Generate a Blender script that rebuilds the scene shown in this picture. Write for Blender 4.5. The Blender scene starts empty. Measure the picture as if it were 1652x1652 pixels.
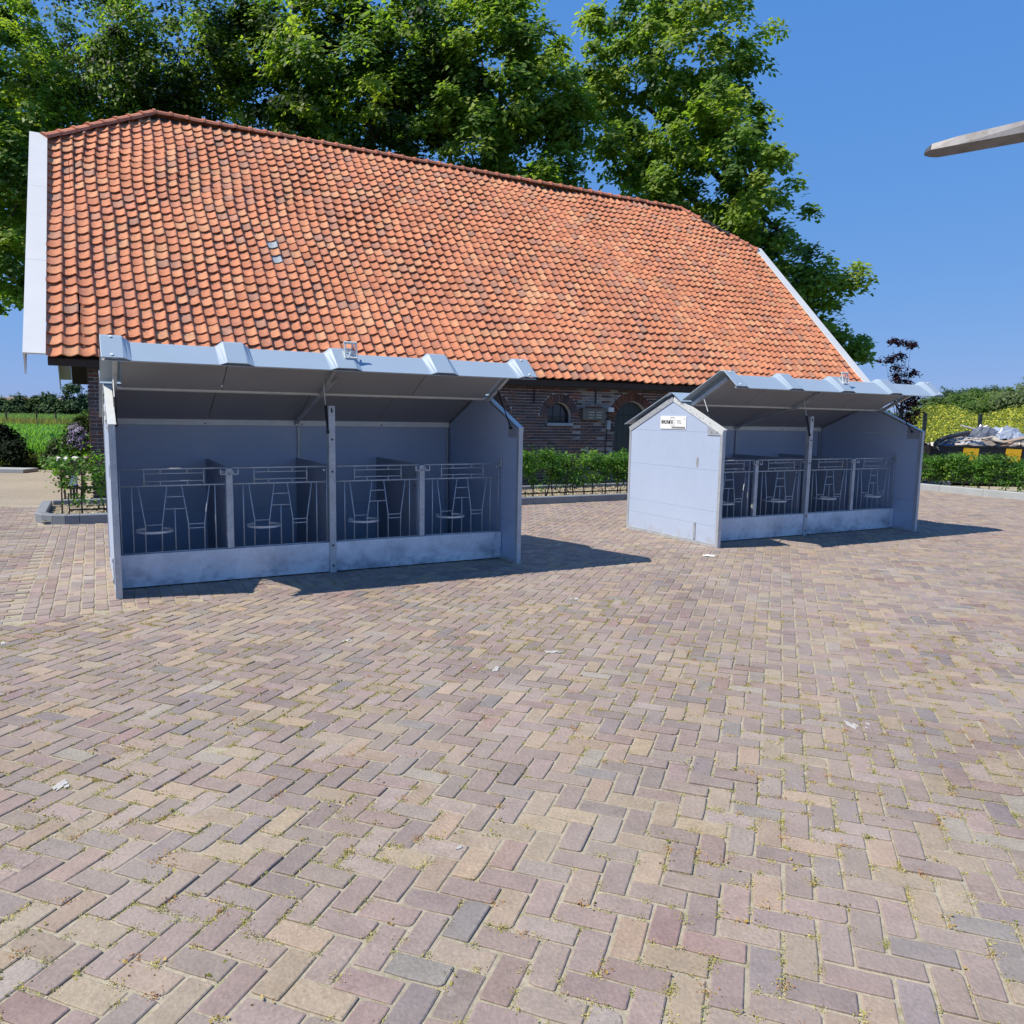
import bpy, math, random
import numpy as np
from mathutils import Vector, Matrix
random.seed(7)
rng = np.random.default_rng(11)
SC = bpy.context.scene
COL = SC.collection

# ------------------------------------------------------------------ camera
CAM_H = 1.55
F_PX, PITCH, ROLL = 1239.2, math.radians(7.0913), math.radians(1.0113)
cth, sth = math.cos(PITCH), math.sin(PITCH)
crl, srl = math.cos(ROLL), math.sin(ROLL)
_R0, _D0, _F = Vector((1, 0, 0)), Vector((0, -sth, -cth)), Vector((0, cth, -sth))
_R = crl * _R0 - srl * _D0
_D = srl * _R0 + crl * _D0
cam = bpy.data.cameras.new('camera')
cam.sensor_width = 36.0
cam.lens = 36.0 * F_PX / 1652.0
cam.clip_start = 0.05
cam.clip_end = 6000
camo = bpy.data.objects.new('camera', cam)
COL.objects.link(camo)
m = Matrix.Identity(4)
for i in range(3):
    m[i][0], m[i][1], m[i][2] = _R[i], -_D[i], -_F[i]
m[2][3] = CAM_H
camo.matrix_world = m
SC.camera = camo

# ------------------------------------------------------------------ sky, sun, exposure
SUN = Vector((-0.55, -0.173, 0.82)).normalized()
sun_el = math.asin(SUN.z)
sun_rot = math.atan2(SUN.x, SUN.y)
W = bpy.data.worlds.new('World')
SC.world = W
W.use_nodes = True
nt = W.node_tree
bg = nt.nodes['Background']
sky = nt.nodes.new('ShaderNodeTexSky')
sky.sky_type = 'NISHITA'
sky.sun_disc = False
sky.sun_elevation = sun_el
sky.sun_rotation = sun_rot
sky.air_density = 1.0
sky.dust_density = 0.15
sky.ozone_density = 4.0
# the phone's deep blue rendering of a clear sky: a response curve per channel, the same all over the dome
sep = nt.nodes.new('ShaderNodeSeparateColor'); com = nt.nodes.new('ShaderNodeCombineColor')
nt.links.new(sky.outputs[0], sep.inputs[0])
for i, (gain, power) in enumerate(((0.385, 0.62), (0.485, 0.33), (0.82, 0.16))):
    a = nt.nodes.new('ShaderNodeMath'); a.operation = 'MULTIPLY'; a.inputs[1].default_value = 0.10
    b = nt.nodes.new('ShaderNodeMath'); b.operation = 'POWER'; b.inputs[1].default_value = power
    c = nt.nodes.new('ShaderNodeMath'); c.operation = 'MULTIPLY'; c.inputs[1].default_value = gain * 10.0
    nt.links.new(sep.outputs[i], a.inputs[0]); nt.links.new(a.outputs[0], b.inputs[0]); nt.links.new(b.outputs[0], c.inputs[0])
    nt.links.new(c.outputs[0], com.inputs[i])
nt.links.new(com.outputs[0], bg.inputs[0])
bg.inputs[1].default_value = 0.08
sl = bpy.data.lights.new('sun', 'SUN')
sl.energy = 4.6
sl.angle = math.radians(0.5)
sl.color = (1.0, 0.925, 0.80)
so = bpy.data.objects.new('sun', sl)
COL.objects.link(so)
so.rotation_euler = SUN.to_track_quat('Z', 'Y').to_euler()
so.location = (0, 0, 30)
SC.view_settings.view_transform = 'Standard'
SC.view_settings.look = 'None'
SC.view_settings.exposure = 0.35
SC.view_settings.gamma = 1.0
SC.view_settings.use_curve_mapping = False

# ------------------------------------------------------------------ picture -> world helpers (for measuring where things stand)
def ray(px, py):
    x, y = px - 826.0, py - 826.0
    u = (x * crl + y * srl) / F_PX
    v = (-x * srl + y * crl) / F_PX
    return Vector((u, cth - v * sth, -(sth + v * cth)))
def at(px, py, Y):
    r = ray(px, py)
    return Vector((0, 0, CAM_H)) + r * (Y / r.y)
def atz(px, py, z):
    r = ray(px, py)
    return Vector((0, 0, CAM_H)) + r * ((z - CAM_H) / r.z)

# ------------------------------------------------------------------ object helpers
def link(o, parent=None):
    COL.objects.link(o)
    if parent is not None:
        o.parent = parent
    return o
def tag(o, label=None, cat=None, group=None, kind=None):
    if label: o['label'] = label
    if cat: o['category'] = cat
    if group: o['group'] = group
    if kind: o['kind'] = kind
    return o
def empty(name, loc=(0, 0, 0), rz=0.0, parent=None):
    o = bpy.data.objects.new(name, None)
    o.empty_display_size = 0.2
    o.location = loc
    o.rotation_euler = (0, 0, rz)
    return link(o, parent)
def children(o):
    return [c for c in bpy.data.objects if c.parent == o]
def copy_tree(o, parent=None):
    c = o.copy()
    COL.objects.link(c)
    c.parent = parent
    for ch in list(o.children):
        copy_tree(ch, c)
    return c

class MB:
    """collects faces, then links them as one mesh object"""
    def __init__(s):
        s.v, s.f, s.c, s.mi = [], [], [], []
        s.col = (1, 1, 1)
    def add(s, vs, fs, col=None):
        b = len(s.v)
        s.v.extend([tuple(p) for p in vs])
        for f in fs:
            s.f.append([b + i for i in f])
            s.c.append(col or s.col)
        return s
    def box(s, a, b, col=None):
        x0, x1 = sorted((a[0], b[0])); y0, y1 = sorted((a[1], b[1])); z0, z1 = sorted((a[2], b[2]))
        vs = [(x0, y0, z0), (x1, y0, z0), (x1, y1, z0), (x0, y1, z0), (x0, y0, z1), (x1, y0, z1), (x1, y1, z1), (x0, y1, z1)]
        return s.add(vs, [(3, 2, 1, 0), (4, 5, 6, 7), (0, 1, 5, 4), (1, 2, 6, 5), (2, 3, 7, 6), (3, 0, 4, 7)], col)
    def bar(s, p, q, w, h, up=(0, 0, 1), col=None):
        p, q = Vector(p), Vector(q)
        d = (q - p).normalized()
        u = Vector(up)
        a = d.cross(u)
        if a.length < 1e-4: a = d.cross(Vector((1, 0, 0)))
        a.normalize()
        b = a.cross(d).normalized()
        a, b = a * w / 2, b * h / 2
        vs = [p - a - b, p + a - b, p + a + b, p - a + b, q - a - b, q + a - b, q + a + b, q - a + b]
        return s.add(vs, [(0, 1, 2, 3), (7, 6, 5, 4), (4, 5, 1, 0), (5, 6, 2, 1), (6, 7, 3, 2), (7, 4, 0, 3)], col)
    def tube(s, pts, r, n=8, col=None, cap=True):
        pts = [Vector(p) for p in pts]
        rs = r if isinstance(r, (list, tuple)) else [r] * len(pts)
        vs, fs = [], []
        ref = None
        for i, p in enumerate(pts):
            d = (pts[min(i + 1, len(pts) - 1)] - pts[max(i - 1, 0)]).normalized()
            if ref is None:
                ref = d.cross(Vector((0.13, 0.27, 0.95)))
                if ref.length < 1e-3: ref = d.cross(Vector((1, 0, 0)))
            a = (ref - d * ref.dot(d)).normalized()
            ref = a
            b = d.cross(a)
            for k in range(n):
                t = 2 * math.pi * k / n
                vs.append(p + (a * math.cos(t) + b * math.sin(t)) * rs[i])
        for i in range(len(pts) - 1):
            for k in range(n):
                fs.append((i * n + k, i * n + (k + 1) % n, (i + 1) * n + (k + 1) % n, (i + 1) * n + k))
        if cap:
            fs.append(tuple(range(n - 1, -1, -1)))
            fs.append(tuple((len(pts) - 1) * n + k for k in range(n)))
        return s.add(vs, fs, col)
    def prism(s, poly, fn, a, b, col=None):
        """poly: 2d points; fn(u, v, w) -> 3d; extruded from w=a to w=b"""
        n = len(poly)
        vs = [fn(u, v, a) for u, v in poly] + [fn(u, v, b) for u, v in poly]
        fs = [tuple(range(n - 1, -1, -1)), tuple(range(n, 2 * n))]
        fs += [(i, (i + 1) % n, n + (i + 1) % n, n + i) for i in range(n)]
        return s.add(vs, fs, col)
    def mesh(s, name, mat=None, smooth=False, fix=True):
        me = bpy.data.meshes.new(name)
        me.from_pydata(s.v, [], s.f)
        if fix and len(s.f) < 20000:
            import bmesh
            bm = bmesh.new(); bm.from_mesh(me)
            bmesh.ops.recalc_face_normals(bm, faces=bm.faces)
            bm.to_mesh(me); bm.free()
        lt = np.empty(len(me.polygons), np.int32)
        me.polygons.foreach_get('loop_total', lt)
        c = np.ones((len(s.c), 4), np.float32)
        c[:, :3] = np.array(s.c, np.float32).reshape(-1, 3)
        at_ = me.color_attributes.new('Col', 'FLOAT_COLOR', 'CORNER')
        at_.data.foreach_set('color', np.repeat(c, lt, axis=0).ravel())
        if smooth:
            me.polygons.foreach_set('use_smooth', np.ones(len(me.polygons), bool))
        if mat: me.materials.append(mat)
        return me
    def build(s, name, mat, parent=None, smooth=False, loc=None, fix=True):
        o = bpy.data.objects.new(name, s.mesh(name, mat, smooth, fix))
        if loc: o.location = loc
        return link(o, parent)

def quads_mesh(name, V, Cq, mat):
    """V: (n,4,3) quads, Cq: (n,3) colours"""
    n = len(V)
    me = bpy.data.meshes.new(name)
    me.vertices.add(4 * n); me.loops.add(4 * n); me.polygons.add(n)
    me.vertices.foreach_set('co', V.reshape(-1).astype(np.float32))
    me.loops.foreach_set('vertex_index', np.arange(4 * n, dtype=np.int32))
    me.polygons.foreach_set('loop_start', np.arange(0, 4 * n, 4, dtype=np.int32))
    me.polygons.foreach_set('loop_total', np.full(n, 4, np.int32))
    me.update(calc_edges=True)
    c = np.ones((n, 4), np.float32); c[:, :3] = Cq
    a = me.color_attributes.new('Col', 'FLOAT_COLOR', 'CORNER')
    a.data.foreach_set('color', np.repeat(c, 4, axis=0).ravel())
    me.materials.append(mat)
    return me
def unit(a):
    return a / np.maximum(np.linalg.norm(a, axis=-1, keepdims=True), 1e-9)
def leaf_quads(P, N, size, aspect=0.62):
    n = len(P)
    t = unit(np.cross(N, rng.normal(size=(n, 3))))
    b = np.cross(N, t)
    L = (size * rng.uniform(0.65, 1.3, n))[:, None]
    w = L * aspect
    V = np.empty((n, 4, 3))
    V[:, 0] = P - t * L * .5
    V[:, 1] = P + b * w * .5 - N * L * .07
    V[:, 2] = P + t * L * .5
    V[:, 3] = P - b * w * .5 - N * L * .07
    return V
def leaf_cloud(blobs, nclump, per, csize, leaf, cols, up=0.55, shell=(0.5, 1.04), flat=0.55, zmin=None, weights=None):
    """blobs: list of (x,y,z,rx,ry,rz); leaves gathered in clumps spread through each blob's outer volume"""
    B = np.array(blobs, float)
    w = (B[:, 3] * B[:, 5]) ** 1.0
    idx = rng.choice(len(B), nclump, p=w / w.sum())
    d = unit(rng.normal(size=(nclump, 3)))
    rad = shell[0] + (shell[1] - shell[0]) * rng.random(nclump) ** 0.6
    C = B[idx, :3] + d * rad[:, None] * B[idx, 3:6]
    k = np.repeat(np.arange(nclump), per)
    n = len(k)
    cs = (csize * rng.uniform(0.6, 1.35, nclump))[k]
    off = np.clip(rng.normal(size=(n, 3)), -2, 2) * np.array([1, 1, flat])
    P = C[k] + off * cs[:, None] * .6
    P[:, 2] -= 0.35 * cs * (off[:, 0] ** 2 + off[:, 1] ** 2) * .36
    N = unit(d[k] * .40 + np.array([0, 0, up]) + np.array([-.35, -.18, .25]) * up + off * .25 + rng.normal(size=(n, 3)) * .42)
    cols = np.array(cols, float)
    ci = cols[rng.integers(0, len(cols), nclump)][k] * rng.uniform(.75, 1.2, n)[:, None]
    if zmin is not None:
        keep = P[:, 2] > zmin
        P, N, ci = P[keep], N[keep], ci[keep]
    return leaf_quads(P, N, leaf), ci

# ------------------------------------------------------------------ materials
def mat(name, base=None, rough=0.6, metal=0.0, use_col=False, noise=None, bump=None, transl=0.0, spec=0.5, world=False):
    """noise: (scale, amount, detail) value variation; bump: (scale, strength, distance)"""
    M = bpy.data.materials.new(name)
    M.use_nodes = True
    t = M.node_tree; N = t.nodes; Lk = t.links
    p = N['Principled BSDF']
    p.inputs['Roughness'].default_value = rough
    p.inputs['Metallic'].default_value = metal
    p.inputs['Specular IOR Level'].default_value = spec
    tc = N.new('ShaderNodeTexCoord'); OC = tc.outputs['Object']
    if world: OC = N.new('ShaderNodeNewGeometry').outputs['Position']
    src = None
    if use_col:
        a = N.new('ShaderNodeAttribute'); a.attribute_name = 'Col'
        src = a.outputs['Color']
        if base:
            mx = N.new('ShaderNodeMix'); mx.data_type = 'RGBA'; mx.blend_type = 'MULTIPLY'; mx.inputs[0].default_value = 1
            Lk.new(src, mx.inputs[6]); mx.inputs[7].default_value = (*base, 1)
            src = mx.outputs[2]
    else:
        rgb = N.new('ShaderNodeRGB'); rgb.outputs[0].default_value = (*base, 1)
        src = rgb.outputs[0]
    for nz in (noise if isinstance(noise, list) else [noise] if noise else []):
        n = N.new('ShaderNodeTexNoise'); n.inputs['Scale'].default_value = nz[0]; n.inputs['Detail'].default_value = nz[2]
        n.inputs['Roughness'].default_value = .62
        Lk.new(OC, n.inputs['Vector'])
        mr = N.new('ShaderNodeMapRange'); mr.inputs[1].default_value = .25; mr.inputs[2].default_value = .75
        mr.inputs[3].default_value = 1 - nz[1]; mr.inputs[4].default_value = 1 + nz[1]
        Lk.new(n.outputs[0], mr.inputs[0])
        mx = N.new('ShaderNodeMix'); mx.data_type = 'RGBA'; mx.blend_type = 'MULTIPLY'; mx.inputs[0].default_value = 1
        cc = N.new('ShaderNodeCombineColor')
        for i in range(3): Lk.new(mr.outputs[0], cc.inputs[i])
        Lk.new(src, mx.inputs[6]); Lk.new(cc.outputs[0], mx.inputs[7])
        src = mx.outputs[2]
    Lk.new(src, p.inputs['Base Color'])
    if bump:
        n = N.new('ShaderNodeTexNoise'); n.inputs['Scale'].default_value = bump[0]; n.inputs['Detail'].default_value = 6
        Lk.new(OC, n.inputs['Vector'])
        b = N.new('ShaderNodeBump'); b.inputs['Strength'].default_value = bump[1]; b.inputs['Distance'].default_value = bump[2]
        Lk.new(n.outputs[0], b.inputs['Height']); Lk.new(b.outputs[0], p.inputs['Normal'])
    if transl:
        tr = N.new('ShaderNodeBsdfTranslucent')
        hs = N.new('ShaderNodeMix'); hs.data_type = 'RGBA'; hs.blend_type = 'MULTIPLY'; hs.inputs[0].default_value = 1
        Lk.new(src, hs.inputs[6]); hs.inputs[7].default_value = (1.5, 1.7, 0.6, 1)
        Lk.new(hs.outputs[2], tr.inputs[0])
        ms = N.new('ShaderNodeMixShader'); ms.inputs[0].default_value = transl
        out = N['Material Output']
        Lk.new(p.outputs[0], ms.inputs[1]); Lk.new(tr.outputs[0], ms.inputs[2]); Lk.new(ms.outputs[0], out.inputs[0])
    M['world'] = world
    return M
def stain(M, col, scale, lo, hi, detail=6, stretch=(1, 1, 1), amount=1.0, zfade=None):
    """mixes a second colour into a material's base colour through a noise mask (dirt, lichen, patina)"""
    t = M.node_tree; N = t.nodes; Lk = t.links
    p = N['Principled BSDF']
    old = p.inputs['Base Color'].links[0].from_socket
    tc = N.new('ShaderNodeTexCoord'); OC = N.new('ShaderNodeNewGeometry').outputs['Position'] if M.get('world') else tc.outputs['Object']; mp = N.new('ShaderNodeMapping'); mp.inputs['Scale'].default_value = stretch
    Lk.new(OC, mp.inputs[0])
    n = N.new('ShaderNodeTexNoise'); n.inputs['Scale'].default_value = scale; n.inputs['Detail'].default_value = detail
    n.inputs['Roughness'].default_value = .65
    Lk.new(mp.outputs[0], n.inputs['Vector'])
    mr = N.new('ShaderNodeMapRange'); mr.inputs[1].default_value = lo; mr.inputs[2].default_value = hi
    mr.inputs[3].default_value = 0; mr.inputs[4].default_value = amount
    Lk.new(n.outputs[0], mr.inputs[0])
    fac = mr.outputs[0]
    if zfade:   # stain lives between object heights z0 (full) and z1 (none)
        sp = N.new('ShaderNodeSeparateXYZ'); Lk.new(tc.outputs['Object'], sp.inputs[0])
        m2 = N.new('ShaderNodeMapRange'); m2.inputs[1].default_value = zfade[0]; m2.inputs[2].default_value = zfade[1]
        m2.inputs[3].default_value = 1; m2.inputs[4].default_value = 0
        Lk.new(sp.outputs[2], m2.inputs[0])
        mu = N.new('ShaderNodeMath'); mu.operation = 'MULTIPLY'
        Lk.new(fac, mu.inputs[0]); Lk.new(m2.outputs[0], mu.inputs[1]); fac = mu.outputs[0]
    mx = N.new('ShaderNodeMix'); mx.data_type = 'RGBA'
    Lk.new(fac, mx.inputs[0]); Lk.new(old, mx.inputs[6]); mx.inputs[7].default_value = (*col, 1)
    Lk.new(mx.outputs[2], p.inputs['Base Color'])
    return M

M_BRICKP = mat('paving_brick', use_col=True, rough=.88, world=True, noise=[(.45, .10, 5), (11, .20, 8), (75, .26, 6)], bump=(70, .6, .006), spec=.25)
stain(M_BRICKP, (.355, .300, .255), 1.1, .36, .72, 9, amount=.62)
stain(M_BRICKP, (.40, .37, .32), 16, .62, .74, 8, amount=.5)
stain(M_BRICKP, (.13, .115, .105), 21, .66, .76, 8, amount=.45)
M_SAND = mat('joint_sand', (.36, .315, .235), rough=.95, noise=[(40, .25, 6), (1.2, .15, 4)], bump=(120, .6, .006), spec=.2)
stain(M_SAND, (.20, .20, .06), 9, .56, .66, 6, amount=.6)
M_TILE = mat('clay_tile', use_col=True, rough=.8, world=True, noise=[(.5, .09, 5), (8, .18, 6), (50, .16, 5)], bump=(70, .3, .004), spec=.35)
stain(M_TILE, (.17, .125, .09), 11, .56, .74, 9, amount=.78)
stain(M_TILE, (.32, .175, .115), 1.6, .56, .80, 8, amount=.5)
stain(M_TILE, (.44, .30, .12), 5, .62, .78, 6, amount=.5)
M_DECK = mat('roof_batten_wood', (.05, .035, .028), rough=.9, noise=(3, .2, 3))
M_WBOARD = mat('white_painted_board', (.70, .69, .665), rough=.5, noise=(1.5, .04, 4))
stain(M_WBOARD, (.52, .52, .48), 3, .60, .85, 8, amount=.5)
M_BRICKW = mat('wall_brick', use_col=True, rough=.9, world=True, noise=[(20, .2, 6)], bump=(60, .5, .004), spec=.25)
M_MORTAR = mat('lime_mortar', (.58, .54, .50), rough=.95, noise=[(15, .2, 6)], bump=(80, .5, .004), spec=.2)
M_DGREEN = mat('dark_green_paint', (.022, .030, .028), rough=.45, noise=(8, .15, 4))
M_GLASS = mat('dark_glass', (.015, .02, .026), rough=.06, spec=.6)
M_IRON = mat('black_iron', (.012, .012, .013), rough=.5, metal=.0, noise=(30, .2, 4))
M_PANEL = mat('grey_plastic_panel', (.42, .495, .64), rough=.42, noise=[(1.3, .04, 4), (9, .02, 3)], spec=.45)
stain(M_PANEL, (.36, .40, .46), 5, .58, .8, 8, amount=.35, zfade=(.0, .75))
stain(M_PANEL, (.33, .29, .25), 9, .46, .68, 8, amount=.6, zfade=(.0, .22))
stain(M_PANEL, (.56, .61, .69), 6, .62, .72, 7, stretch=(1, 6, .7), amount=.35)
stain(M_PANEL, (.30, .34, .41), 7, .64, .76, 7, stretch=(3, 3, .35), amount=.35)
M_SHEET = mat('pale_grey_roof_sheet', (.31, .39, .47), rough=.5, noise=[(2, .05, 5)], spec=.5)
M_LINING = mat('grey_lining_board', (.30, .315, .345), rough=.6, noise=[(2, .05, 4)], spec=.3)
M_GALV = mat('galvanised_steel', (.46, .485, .51), rough=.5, metal=.35, noise=[(6, .20, 7), (45, .14, 4)])
stain(M_GALV, (.25, .24, .235), 10, .60, .76, 8, amount=.55)
M_GALVL = mat('bright_galvanised_strip', (.68, .70, .69), rough=.5, metal=.2, noise=[(8, .10, 6)])
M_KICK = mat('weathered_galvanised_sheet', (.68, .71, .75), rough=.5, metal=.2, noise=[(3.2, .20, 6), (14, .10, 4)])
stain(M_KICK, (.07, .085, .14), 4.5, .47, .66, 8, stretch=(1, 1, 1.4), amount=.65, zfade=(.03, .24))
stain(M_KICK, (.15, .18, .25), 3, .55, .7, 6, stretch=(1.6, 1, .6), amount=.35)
M_BLACK = mat('black_rubber', (.015, .015, .017), rough=.4)
M_SIGNW = mat('white_sign', (.82, .82, .80), rough=.4)
M_INK = mat('black_ink', (.02, .02, .022), rough=.5)
M_INKG = mat('grey_ink', (.28, .28, .29), rough=.5)
M_LEAF = mat('leaf', use_col=True, rough=.5, transl=.5, spec=.25)
M_LEAFD = mat('dull_leaf', use_col=True, rough=.6, transl=.12, spec=.05)
M_FLOWER = mat('petal', use_col=True, rough=.7, transl=.2, spec=.2)
M_BARK = mat('bark', (.085, .068, .052), rough=.95, noise=[(9, .3, 6)], bump=(22, .8, .03))
M_STEM = mat('thin_stem', (.10, .075, .05), rough=.9, noise=(20, .2, 3))
M_KERB = mat('concrete_kerb', (.21, .225, .24), rough=.85, noise=[(3, .12, 6), (60, .12, 4)], bump=(120, .3, .003))
M_KERBL = mat('pale_concrete_kerb', (.36, .38, .385), rough=.85, noise=[(3, .1, 6), (60, .1, 4)], bump=(120, .3, .003))
M_GRAVEL = mat('pale_gravel', use_col=True, rough=.9, noise=(30, .2, 4))
M_GRAVELB = mat('gravel_bed', (.30, .25, .17), rough=.95, noise=[(25, .35, 6), (80, .3, 3)], bump=(60, 1, .03))
M_ROAD = mat('pale_farm_road', (.32, .275, .215), rough=.95, noise=[(.6, .14, 6), (18, .18, 6)], bump=(40, .5, .02))
M_GRASS = mat('grass_ground', (.055, .085, .022), rough=1, noise=[(.25, .25, 5), (3, .25, 5)], bump=(8, .8, .1), spec=.1)
M_CROP = mat('young_crop_soil', (.10, .19, .045), rough=1, noise=[(.3, .15, 5), (5, .3, 4)], spec=.1)
M_FIELD = mat('far_field', (.13, .185, .065), rough=1, noise=[(.06, .16, 6), (2, .2, 5)], spec=.1)
M_RUST = mat('worn_fork_steel', (.115, .115, .130), rough=.5, metal=.3, noise=[(9, .3, 7), (60, .15, 4)])
stain(M_RUST, (.050, .036, .030), 14, .52, .70, 8, amount=.7)
M_COLR = mat('painted', use_col=True, rough=.6, noise=[(6, .18, 5)])
M_PLASTIC = mat('plastic_film', use_col=True, rough=.22, spec=.6, noise=[(6, .1, 4)])

# ------------------------------------------------------------------ frames of reference measured from the photograph
BX, BY, BA = -7.652, 12.778, 0.489            # barn: front left tile edge, axis angle
EX = Vector((math.cos(BA), math.sin(BA), 0)); EN = Vector((-math.sin(BA), math.cos(BA), 0))
B_LEN, B_W, B_HE, B_HR = 20.166, 6.106, 2.40, 8.472
def bp(s, w, z=0.0):
    return Vector((BX, BY, 0)) + EX * s + EN * w + Vector((0, 0, z))
def barn_coords(x, y):
    q = Vector((x - BX, y - BY, 0))
    return q.dot(EX), q.dot(EN)

# ================================================================== SETTING
def sheet(name, pts, z, material, label=None):
    mb = MB(); n = len(pts)
    mb.add([(p[0], p[1], z) for p in pts], [tuple(range(n))])
    o = mb.build(name, material, fix=False)
    if o.data.polygons[0].normal.z < 0: o.data.flip_normals()
    return tag(o, kind='structure')
sheet('ground', [(-2500, -300), (2500, -300), (2500, 4500), (-2500, 4500)], -0.10, M_GRASS)
sheet('farm_road', [(-70, 10.4), (-3.0, 10.4), (-3.0, 19.0), (-12.6, 19.9), (-70, 21.5)], -0.035, M_ROAD)
sheet('crop_field', [(-75, 24.0), (-13.6, 22.4), (-9.0, 24), (-18, 52), (-90, 54)], -0.06, M_CROP)
sheet('far_field', [(-200, 62), (-22, 60), (-60, 190), (-420, 190)], -0.055, M_FIELD)

# paving: sand bed, then bricks of geometry on it
D_KERB = -3.02                                   # front face line of the barn kerb, in barn coordinates
RK0 = Vector((9.70, 18.12, 0)); RKD = -EN        # right-hand kerb runs towards the camera, square to the barn
RKS = barn_coords(RK0.x, RK0.y)[0]
pave = MB()
pave.add([(-9, -1.5, -.0055), (20, -1.5, -.0055), (20, 24, -.0055), (-1, 24, -.0055), (-4.2, 13.6, -.0055), (-7.4, 12.3, -.0055), (-13, 12.1, -.0055)],
         [(0, 1, 2, 3, 4, 5, 6)])
pavement = tag(pave.build('pavement', M_SAND, fix=False), kind='structure')

E1 = np.array([.945, -.326]); E1 /= np.linalg.norm(E1); E2 = np.array([-E1[1], E1[0]])
BL, BWD = .195, .0975
PCOLS = [((.268, .219, .208), 38), ((.292, .241, .224), 30), ((.238, .201, .198), 18), ((.214, .203, .208), 9), ((.348, .288, .216), 20),
         ((.322, .272, .212), 14), ((.268, .200, .190), 6), ((.320, .295, .268), 8), ((.372, .302, .226), 4), ((.312, .264, .238), 14)]
_pc = np.array([c for c, w in PCOLS]); _pw = np.array([w for c, w in PCOLS], float); _pw /= _pw.sum()
def brick_col():
    c = _pc[rng.choice(len(_pc), p=_pw)] * np.array((.955, .885, .83)) * rng.uniform(.86, 1.12)
    return tuple(np.clip(c * rng.uniform(.96, 1.04, 3), .02, .9))
def brick_shape(L, Wd, fine):
    """top outline with worn corners, pillowed edge, skirt"""
    hx, hy = L / 2 - .0046 - rng.uniform(0, .0028), Wd / 2 - .0046 - rng.uniform(0, .0028)
    if fine:
        out = []
        for sx, sy in ((-1, -1), (1, -1), (1, 1), (-1, 1)):
            r = rng.uniform(.002, .007) if rng.random() > .10 else rng.uniform(.012, .028)
            a, b = (sx * (hx - r), sy * hy), (sx * hx, sy * (hy - r))
            c = (sx * (hx - r * .3), sy * (hy - r * .3))
            out += [b, c, a] if sx * sy > 0 else [a, c, b]
        # a wobble point in the middle of each long side
        out.insert(3, (rng.uniform(-.03, .03), -hy - rng.uniform(-.001, .003)))
        out.insert(10, (rng.uniform(-.03, .03), hy + rng.uniform(-.001, .003)))
        inset = .0036
    else:
        out = [(-hx, -hy), (hx, -hy), (hx, hy), (-hx, hy)]; inset = .0045
    n = len(out)
    o = np.array(out)
    i_ = o * (1 - inset / np.array([hx, hy]))
    return o, i_
def brick_geo(L, Wd, fine, org, ax, ay):
    o, i_ = brick_shape(L, Wd, fine)
    n = len(o)
    tilt = rng.normal(size=2) * .012
    dz = rng.normal() * .0011
    W3 = lambda P, z: [(org[0] + p[0] * ax[0] + p[1] * ay[0], org[1] + p[0] * ax[1] + p[1] * ay[1], z + dz + p[0] * tilt[0] * .7 + p[1] * tilt[1]) for p in P]
    vs = W3(o, -.022) + W3(o, -.0024) + W3(i_, 0.0)
    fs = [(k, (k + 1) % n, n + (k + 1) % n, n + k) for k in range(n)] + [(n + k, n + (k + 1) % n, 2 * n + (k + 1) % n, 2 * n + k) for k in range(n)]
    fs.append(tuple(range(2 * n, 3 * n)))
    return vs, fs
QA, QD = np.array([-3.56, 5.41]), np.array([.78, .63])        # line where the herringbone stops left of the front shelter
QE = np.array([-.486, .874])                                  # left edge of the running-bond strip
def side(p, a, d): return d[0] * (p[1] - a[1]) - d[1] * (p[0] - a[0])
def zone(p):
    s, w = barn_coords(p[0], p[1])
    if p[1] < 1.25 or abs(p[0]) > .80 * p[1] + 3.4: return None
    if w > D_KERB - .02 and s > -.15: return None
    if s > RKS - .03 and True: return None
    if s <= -.15 and p[1] > 12.0: return None
    if p[1] > 24: return None
    if side(p, QA, QD) > 0 and side(p, QA, QD) * 1 > 0 and p[0] < .2 and p[1] < 12.6:
        return 'B' if side(p, QA, QE) < 0 else 'C'
    return 'A'
places = []   # (centre, ax, ay, L, W)
def add_place(c, ax, ay, z):
    if zone(c) == z: places.append((c, ax, ay))
for a in range(-190, 210):
    for b in range(-70, 285):
        mm = (a - b) % 4
        if mm == 0: c = E1 * (a + 1) * BWD + E2 * (b + .5) * BWD; ax, ay = E1, E2
        elif mm == 3: c = E1 * (a + .5) * BWD + E2 * (b + 1) * BWD; ax, ay = E2, -E1
        else: continue
        if not (-9 < c[0] < 20 and 1.2 < c[1] < 24): continue
        add_place(c, ax, ay, 'A')
ru = np.array([-.475, .88]); rv = np.array([.88, .475])
for j in range(-66, 88):
    for k in range(-55, 66):
        c = QA + rv * (j + .5) * BWD + ru * ((k + (.5 if j % 2 else 0)) * BL)
        add_place(c, ru, -rv, 'B')
for j in range(-66, 88):
    for k in range(-56, 34):
        c = QA + ru * (j + .5) * BWD + rv * ((k + (.5 if j % 2 else 0)) * BL)
        add_place(c, rv, ru, 'C')
def photo_y(c):
    v = Vector((c[0], c[1], -CAM_H))
    return 826 + F_PX * v.dot(_D) / v.dot(_F), 826 + F_PX * v.dot(_R) / v.dot(_F)
info = []
for i, (c, ax, ay) in enumerate(places):
    py, px = photo_y(c)
    info.append((np.hypot(*c), i, -20 < px < 1672 and 800 < py < 1440))
info.sort()
single = set([i for d, i, ok in info if ok][:300])
pool = []
for q in range(40):
    mb = MB(); vs, fs = brick_geo(BL, BWD, True, (0, 0), (1, 0), (0, 1)); mb.add(vs, fs, brick_col())
    pool.append(mb.mesh('brick', M_BRICKP, fix=False))
rest = MB()
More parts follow.
